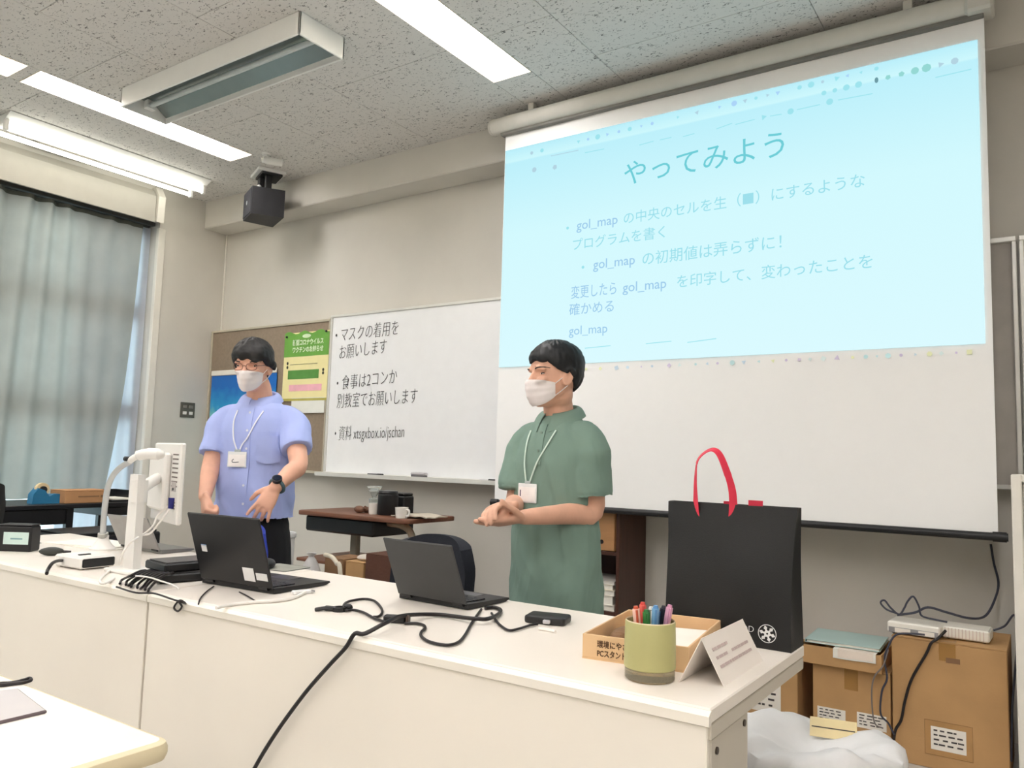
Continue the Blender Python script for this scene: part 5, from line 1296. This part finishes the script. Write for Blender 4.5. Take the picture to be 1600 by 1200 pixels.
limb(g, [V(0, .03, 1.34), V(0, .02, 1.42), V(hp.x*.5, -.01, 1.50), MH1 @ V(0, .012, .05)], [.075, .062, .058, .058])
TOR = [(.78, .120, .075), (.88, .125, .08), (.98, .145, .092), (1.08, .148, .094), (1.20, .168, .105), (1.29, .168, .10), (1.35, .14, .085), (1.41, .09, .06)]
g.rings([ell((0, .02, z), a, b) for z, a, b in TOR])
for s, sh, el, wr in ((-1, shR, elR, wrR), (1, shL, elL, wrL)):
    limb(g, [sh+V(-s*.05, .0, .0), sh, sh.lerp(el, .5), el, el.lerp(wr, .35), wr], [.048, .053, .048, .043, .041, .028])
fR = (haR-wrR).normalized(); hand(g, wrR, fR, V(.8, .6, 0), V(.2, -1, .3), ((1.1, 1.4, .9),)*4, .0, (.75, .9), 1.0, True)
fL = (haL-wrL).normalized(); hand(g, wrL, fL, V(-.35, .9, -.35), V(-1, -.35, 0), ((.15, .35, .2), (.3, .4, .25), (.35, .45, .3), (.15, .3, .2)), .22, (.2, .2))
for s in (-1, 1):
    limb(g, [V(s*.08, .02, .76), V(s*.09, .02, .66), V(s*.10, .01, .47), V(s*.105, .03, .25), V(s*.105, .035, .08)], [.068, .070, .054, .050, .040])
    limb(g, [V(s*.105, .05, .045), V(s*.11, -.05, .04), V(s*.115, -.15, .03)], [.038, .040, .03])
body = remesh(g, .0052, 3)
obj('body', body, M_skin, m1)
bv1 = bvh(body)
def line1(az):
    a = abs(az)
    if a < .9: return .22-.12*math.exp(-((az-.55)/.35)**2)+.05*math.sin(az*11)-.03*a
    if a < 1.25: return .22-.03*.9+(-.14-.193)*(a-.9)/.35
    if a < 1.75: return -.14-.14*(a-1.25)/.5
    return -.28-.62*min(1, (a-1.75)/.8)
head_parts(m1, bv1, MH1, M_hair1, {'line': line1, 'thick': lambda az, el: .019+.010*max(0, math.sin(el))+.005*math.exp(-((abs(az)-1.45)/.5)**2)*(1-max(0, math.sin(el)))}, 2.0)
# glasses
M_gl = mat('glasses_frame', (96, 52, 44), .35)
gr = obj('glasses', G().tube([MH1 @ V(-.008, -.104, .124), MH1 @ V(0, -.107, .127), MH1 @ V(.008, -.104, .124)], .0013, 6), M_gl, m1)
for s in (-1, 1):
    rim = [MH1 @ V(s*(.033+.024*math.copysign(abs(math.cos(a))**.7, math.cos(a))), -.104+.012*abs(math.cos(a)*.5+.5)**2*.9, .121+.016*math.copysign(abs(math.sin(a))**.7, math.sin(a))) for a in [2*PI*k/20 for k in range(20)]]
    obj('rim', G().tube(rim, .0013, 6, closed=True), M_gl, gr)
    obj('temple', G().tube([MH1 @ V(s*.057, -.094, .126), MH1 @ V(s*.074, -.05, .127), MH1 @ V(s*.080, .012, .128)], .0014, 6), M_gl, gr)
# shirt
g = G()
SH = [(.878, .190, .132), (.93, .188, .130), (1.0, .182, .130), (1.10, .180, .128), (1.20, .188, .130), (1.29, .188, .126), (1.35, .172, .112), (1.395, .140, .094), (1.43, .098, .076), (1.455, .072, .066), (1.462, .068, .063)]
R = [ell((0, .018+(.012 if z > 1.4 else 0), z), a, b) for z, a, b in SH]
g.rings([ell((0, .018, .892), .17, .11)]+R+[ell((0, .03, 1.42), .062, .058)])
def sleeve(g, sh, el, s, ln, r0, r1, r2):
    d = (el-sh).normalized(); e = sh+d*ln; a = sh+V(-s*.085, .0, .030)
    P = smooth_path([a, sh+V(-s*.03, 0, .008), sh+d*.05+V(s*.006, 0, 0), sh+d*(ln*.6), e], 4)
    rr = [r0*.62, r0*.72, r0*.82, r0*.9, r0*.94, r0*.97, r0, r0, r1, r1, r1*1.01, r2*.97, r2*.98, r2*.99, r2, r2, r2]
    g.tube(P+[e-d*.03], rr+[r2-.014], 22)
sleeve(g, shR, elR, -1, .185, .068, .070, .073); sleeve(g, shL, elL, 1, .185, .068, .070, .074)
sm = remesh(g, .0055, 5); folds(sm, .019, 3, 7, 4, lambda c: .35+.65*min(1, max(0, (1.30-c.z)/.3)))
M_sh1 = mat('shirt_blue', (172, 186, 240), .8, var=.025, scale=8, bump=.05, bscale=700)
obj('shirt', sm, M_sh1, m1); bs1 = bvh(sm)
def on_shirt(bs, x, z, off=.002):
    h = bs.ray_cast(V(x, -.6, z), V(0, 1, 0), 1.2); return V(x, (h[0].y if h[0] is not None else -.12)-off, z)
shirt1 = [o for o in m1.children if o.name.startswith('shirt')][0]
col_o = collar(m1, 'collar', 1.445, .022, .072, .066, M_sh1, .32, .040, .034, .20)
pl = [on_shirt(bs1, .0, 1.40-.02*k) for k in range(26)]
obj('placket', ribbon(pl, .032), M_sh1, shirt1)
M_btn = mat('button_white', (225, 228, 245), .3)
for z in (1.375, 1.29, 1.205, 1.12, 1.035, .95): 
    q = on_shirt(bs1, 0, z, .0045); obj('button', G().cyl(q, q+V(0, -.002, 0), .0055, n=12), M_btn, shirt1)
pk = [(x, z) for x, z in ((.048, 1.27), (.148, 1.27), (.148, 1.15), (.098, 1.135), (.048, 1.15))]
obj('pocket', G().grid(lambda u, v: on_shirt(bs1, .048+.10*u, 1.268-(.118+.014*math.sin(u*PI))*v, .0045), 10, 10, thick=.003), M_sh1, shirt1)
# trousers
g = G()
g.rings([ell((0, .02, .60), .155, .10), ell((0, .02, .75), .172, .118), ell((0, .02, .85), .170, .116), ell((0, .02, .93), .150, .10)])
for s in (-1, 1): limb(g, [V(s*.085, .02, .80), V(s*.095, .02, .66), V(s*.10, .015, .46), V(s*.105, .03, .25), V(s*.105, .035, .085)], [.095, .094, .076, .068, .062])
tm = remesh(g, .007, 3); folds(tm, .008, 9, 6, 4)
M_tr = mat('trousers_black', (20, 20, 24), .85, var=.1)
obj('trousers', tm, M_tr, m1)
M_shoe = mat('shoe_black', (30, 28, 28), .4)
def shoe(root, s, x, y):
    g = G(); limb(g, [V(x, y+.06, .05), V(x+s*.004, y-.04, .045), V(x+s*.008, y-.13, .035), V(x+s*.01, y-.19, .03)], [.046, .047, .045, .03])
    for i, v in enumerate(g.v): v.z = max(v.z, 0.002)
    so = obj('shoe', g, M_shoe, root)
    obj('sole', G().prism([V(x-.042, y+.10, 0), V(x+.042, y+.10, 0), V(x+.048+s*.006, y-.08, 0), V(x+.03+s*.01, y-.215, 0), V(x-.025+s*.01, y-.215, 0), V(x-.044+s*.004, y-.08, 0)], (0, 0, .014)), mat('sole_dark', (50, 46, 44), .7), so)
for s in (-1, 1): shoe(m1, s, s*.108, .0)
# lanyard and badge
def lanyard(root, bs, pts_l, pts_r, bx_, bz_, bw, bh_, m, nm):
    y_ = on_shirt(bs, bx_, bz_).y
    for P in (pts_l, pts_r): obj('lanyard_cord', ribbon([on_shirt(bs, x, z, .006) for x, z in P], .006), m, root)
    b = obj('name_badge', G().box((bx_, y_-.006, bz_-bh_/2), (bw, .003, bh_), .002), mat('badge_holder', (238, 240, 240), .2), root)
    obj('badge_paper', G().box((bx_, y_-.0082, bz_-bh_/2-.004), (bw-.012, .0012, bh_-.02)), mat('badge_paper', (246, 242, 240), .6), b)
    obj('clip', G().box((bx_, y_-.005, bz_+.004), (.03, .006, .012), .002), mat('badge_clip', (180, 190, 190), .3), b)
    return b, y_
M_lw = mat('lanyard_white', (236, 238, 248), .6)
b, y_ = lanyard(m1, bs1, [(-.066, 1.385), (-.075, 1.33), (-.065, 1.25), (-.045, 1.20)], [(.060, 1.385), (.035, 1.33), (.005, 1.26), (-.02, 1.225), (-.03, 1.20)], -.04, 1.19, .09, .072, M_lw, 'a')
obj('badge_mark', G().tube(smooth_path([V(-.055, y_-.0092, 1.155), V(-.062, y_-.0092, 1.148), V(-.058, y_-.0092, 1.14), V(-.03, y_-.0092, 1.142)]), .0015, 6), mat('badge_ink', (60, 70, 90), .5), b)
# watch
wd = (wrL-elL).normalized(); wp = wrL-wd*.015
n_out = (V(.1, -.8, .6)); n_out = (n_out-wd*n_out.dot(wd)).normalized(); side = wd.cross(n_out)
wt = obj('wrist_watch', G().tube([wp+(n_out*.034*math.cos(a)+side*.034*math.sin(a)) for a in [2*PI*k/28 for k in range(28)]], .008, 8, closed=True), mat('strap_teal', (70, 96, 104), .5), m1)
obj('watch_case', G().cyl(wp+n_out*.030, wp+n_out*.046, .022, n=24), M_blk, wt)
obj('watch_face', G().cyl(wp+n_out*.0462, wp+n_out*.0475, .017, n=24), mat('watch_glass', (18, 28, 48), .1), wt)

# ------------------------------------------------------------------ man in the green polo shirt
P2 = ony(868, 700, 2.72); P2 = V(P2.x, P2.y, 0); RZ2 = math.radians(-8)
m2 = thing('person', 'person in a grey-green polo shirt and white mask rubbing hands before the screen', 'person', P2, RZ2)
TL = to_local(P2, RZ2); d2 = depth(V(P2.x, P2.y, 1.2))
def L2_(u, v, dd=0): return TL @ ond(u, v, d2+dd)
HS2 = 1.03
top2 = ond(868, 533, d2).z; hz2 = top2-.234*HS2-.020
hp = L2_(866, 590)
MH2 = Matrix.Translation((hp.x+.012, -.03, hz2)) @ Matrix.Rotation(math.radians(-22), 4, 'Z') @ Matrix.Rotation(math.radians(4), 4, 'X') @ Matrix.Scale(HS2, 4)
sz2 = 1.275
shR, shL = V(-.165, .01, sz2), V(.165, .01, sz2)
elR, wrR = L2_(806, 785, .06), L2_(797, 797, -.24)
elL, wrL = L2_(926, 800, -.11), L2_(818, 808, -.27)
g = G(); head_geo(g, MH2)
limb(g, [V(0, .03, 1.28), V(0, .02, 1.36), V(hp.x*.5, .0, 1.43), MH2 @ V(0, .014, .05)], [.075, .062, .059, .058])
g.rings([ell((0, .02, z-.075), a, b) for z, a, b in TOR])
for s, sh, el, wr in ((-1, shR, elR, wrR), (1, shL, elL, wrL)):
    limb(g, [sh+V(-s*.05, .0, .0), sh, sh.lerp(el, .5), el, el.lerp(wr, .35), wr], [.046, .051, .047, .042, .041, .028])
tL = L2_(738, 824, -.34); hand(g, wrL, (tL-wrL), V(-.25, .1, 1), V(.2, -1, .1), ((.12, .15, .1), (.1, .12, .1), (.14, .15, .12), (.2, .2, .15)), .03, (.35, .5), 1.1)
tR = L2_(750, 800, -.38); hand(g, wrR+V(0, 0, .012), (tR-wrR), V(.35, .2, -1), V(.4, -1, .3), ((.35, .55, .4), (.4, .6, .4), (.45, .6, .4), (.5, .6, .4)), .02, (.3, .3), 1.08, True)
for s in (-1, 1):
    limb(g, [V(s*.08, .02, .72), V(s*.09, .02, .62), V(s*.10, .01, .46), V(s*.105, .03, .25), V(s*.105, .035, .08)], [.068, .070, .054, .050, .040])
    limb(g, [V(s*.105, .05, .045), V(s*.11, -.05, .04), V(s*.115, -.15, .03)], [.038, .040, .03])
body = remesh(g, .0050, 3); obj('body', body, M_skin2, m2); bv2 = bvh(body)
def line2(az):
    a = abs(az)
    if a < .75: return .36+.04*math.sin(az*9)
    if a < 1.15: return .36-.30*(a-.75)/.4
    if a < 1.62: return .06-.24*(a-1.15)/.47
    if a < 1.85: return -.18+.16*math.sin((a-1.62)/.23*PI)-.12*(a-1.62)/.23
    return -.30-.55*min(1, (a-1.85)/.7)
head_parts(m2, bv2, MH2, M_hair2, {'line': line2, 'thick': lambda az, el: .013+.012*max(0, math.sin(el))+.008*max(0, -math.cos(az))*math.cos(el)}, 6.0)
g = G()
SH2 = [(.60, .198, .142), (.70, .198, .142), (.78, .194, .138), (.88, .188, .134), (.98, .182, .130), (1.08, .180, .128), (1.18, .186, .130), (1.22, .186, .124), (1.275, .168, .110), (1.32, .136, .092), (1.352, .096, .075), (1.375, .073, .066), (1.384, .069, .063)]
g.rings([ell((0, .018, .615), .17, .12)]+[ell((0, .018+(.012 if z > 1.37 else 0), z), a, b) for z, a, b in SH2]+[ell((0, .03, 1.36), .062, .058)])
sleeve(g, shR, elR, -1, .215, .068, .071, .077); sleeve(g, shL, elL, 1, .215, .068, .073, .082)
sm = remesh(g, .0055, 5); folds(sm, .022, 21, 6, 3.2, lambda c: .35+.65*min(1, max(0, (1.26-c.z)/.3)))
M_sh2 = mat('polo_green', (124, 150, 138), .85, var=.03, scale=8, bump=.08, bscale=900)
shirt2 = obj('polo_shirt', sm, M_sh2, m2); bs2 = bvh(sm)
collar(m2, 'collar', 1.372, .022, .072, .066, M_sh2, .32, .042, .020, .26)
obj('placket', ribbon([on_shirt(bs2, .0, 1.335-.02*k) for k in range(9)], .034), M_sh2, shirt2)
for z in (1.30, 1.23): q = on_shirt(bs2, 0, z, .0045); obj('button', G().cyl(q, q+V(0, -.002, 0), .0055, n=12), mat('button_green', (130, 150, 138), .3), shirt2)
g = G()
g.rings([ell((0, .02, .56), .155, .10), ell((0, .02, .72), .172, .118), ell((0, .02, .82), .172, .118)])
for s in (-1, 1): limb(g, [V(s*.085, .02, .76), V(s*.095, .02, .64), V(s*.10, .015, .45), V(s*.105, .03, .25), V(s*.105, .035, .085)], [.095, .094, .076, .068, .062])
tm = remesh(g, .007, 3); folds(tm, .008, 4, 6, 4); obj('trousers', tm, M_tr, m2)
for s in (-1, 1): shoe(m2, s, s*.108, .0)
M_lg = mat('lanyard_pale_green', (206, 226, 214), .6)
b, y_ = lanyard(m2, bs2, [(-.068, 1.31), (-.072, 1.26), (-.066, 1.18), (-.058, 1.11)], [(.064, 1.31), (.040, 1.25), (.0, 1.18), (-.03, 1.11)], -.045, 1.10, .095, .075, M_lg, 'b')
obj('badge_mark', G().bx(-.082, -.076, y_-.0095, y_-.009, 1.05, 1.075), mat('badge_ink2', (110, 100, 120), .5), b)
